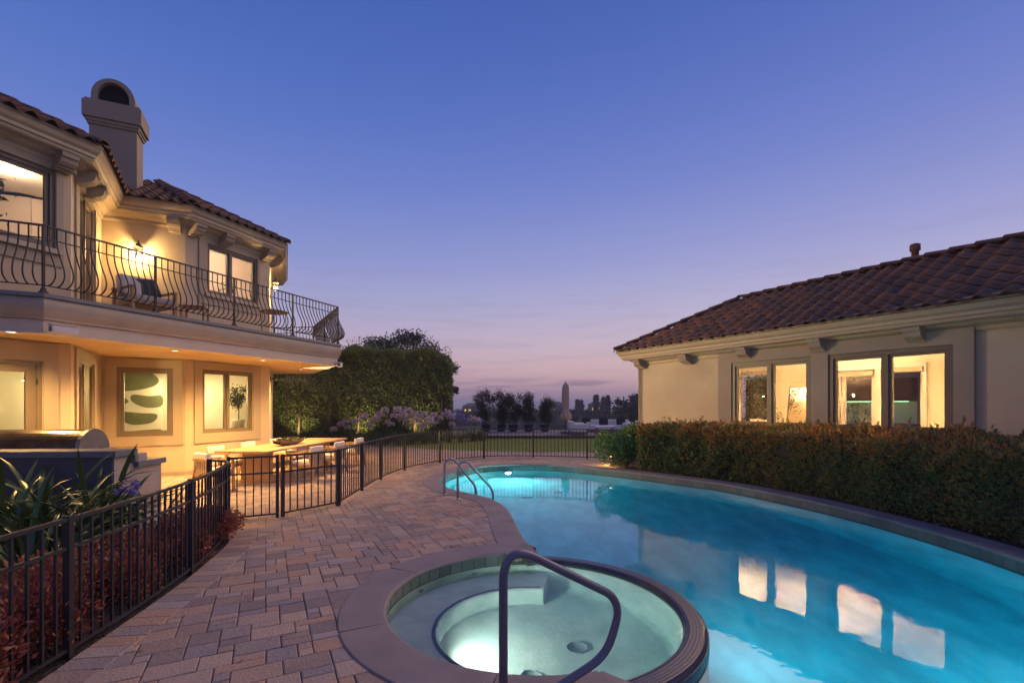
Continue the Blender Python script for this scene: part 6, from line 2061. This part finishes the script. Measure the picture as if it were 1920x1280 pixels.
# unseen spotlight added on the end wall to warm the guest house wall
ul = thing('added_spotlight', 'unseen spotlight added on the far end wall of the main house to warm the guest house', 'lamp', (0, 0, 0))
qs = fE.pt(.75, .02, 2.55); qd = Vector((11.6, -1.7, -.45)).normalized()
mb = MB(); fE.box(mb, .69, .81, .001, .03, 2.48, 2.62); mb.build('back_plate', M['bronze'], ul)
Tm = Matrix.Translation(qs + Vector((fE.n[0], fE.n[1], 0)) * .12) @ qd.to_track_quat('Z', 'Y').to_matrix().to_4x4()
MB().lathe([(.03, -.10), (.05, -.06), (.055, .06), (.05, .06), (.045, .02), (.001, .02)], 16, M=Tm).build('head', M['bronze'], ul)
light('added_wall_spot', 'SPOT', qs + Vector((fE.n[0], fE.n[1], 0)) * .12 + qd * .08, 3600, (1.0, .68, .33), .06, aim=tuple(qd), spot=R(46), blend=1.0)

# uplights added at the foot of the tall hedge to brighten it
for i, (x, lb) in enumerate(((-9.6, 'left'), (-6.9, 'middle'), (-4.4, 'right'))):
    y = float(np.interp(x, [p[0] for p in hl], [p[1] for p in hl])) - .75
    u = thing('added_uplight', 'small ground spotlight added at the foot of the tall hedge, %s one of three' % lb, 'lamp', (x, y, 0), 0, 'added uplights of the tall hedge')
    MB().tube([(0, 0, -.02), (0, 0, .10)], .012, 8).build('stake', M['iron'], u)
    Tm = Matrix.Translation((0, 0, .14)) @ Vector((0, .5, 1)).to_track_quat('Z', 'Y').to_matrix().to_4x4()
    MB().lathe([(.03, -.06), (.045, -.03), (.045, .06), (.04, .06), (.038, .03), (.001, .03)], 16, M=Tm).build('head', M['iron'], u)
    light('added_uplight_lamp', 'SPOT', (x, y + .04, .24), 170, (1.0, .70, .32), .04, aim=(0, .42, 1), spot=R(110), blend=.8)

# hedge added behind the guest house to block the sky in its back windows
bh = [tuple(g0 + GU * -1.5 + GN * 7.2), tuple(g0 + GU * 1.2 + GN * 7.4), tuple(g0 + GU * 9.5 + GN * 8.2)]
hedge_box('sky_blocking_hedge', 'dark hedge added to block the sky in the back windows of the guest house', [tuple(p) for p, _ in resample(bh[::-1], .5)][::-1] if False else bh, 1.0, 2.9, 9000, M['tall_leaf'], .10, .05, lump=.12, seed=31)
# a few fallen leaves on the paving
n = 70
P = np.c_[RNG.uniform(-3.2, -.3, n), RNG.uniform(3.0, 12.0, n), np.full(n, .006)]
P = P[[not any(inside(f_, p[:2]) for f_ in FORBID[:2]) for p in P]]
ax = RNG.normal(size=P.shape); ax[:, 2] = .05
v, f = leaf_geo(P, ax, RNG.uniform(.02, .045, len(P)), .016, .15)
tag(link('fallen_leaves', np_mesh('fallen_leaves', v, f, M['red_leaf'], RNG.random(len(P)))), 'few small fallen leaves scattered on the paving', 'leaves', kind='stuff')

# ================================================================== evening haze
hm = bpy.data.materials.new('evening_haze'); hm.use_nodes = True
ht_ = hm.node_tree; ht_.nodes.clear()
ho = ht_.nodes.new('ShaderNodeOutputMaterial'); pv = ht_.nodes.new('ShaderNodeVolumePrincipled')
pv.inputs['Color'].default_value = (.86, .88, .95, 1)
pv.inputs['Density'].default_value = 0.0011
pv.inputs['Anisotropy'].default_value = 0.0
ht_.links.new(pv.outputs[0], ho.inputs['Volume'])
tag(MB().box((0, 0, -49.5), (14400, 14400, 124)).build('haze', hm), 'thin evening haze over the valley', 'haze', kind='stuff')
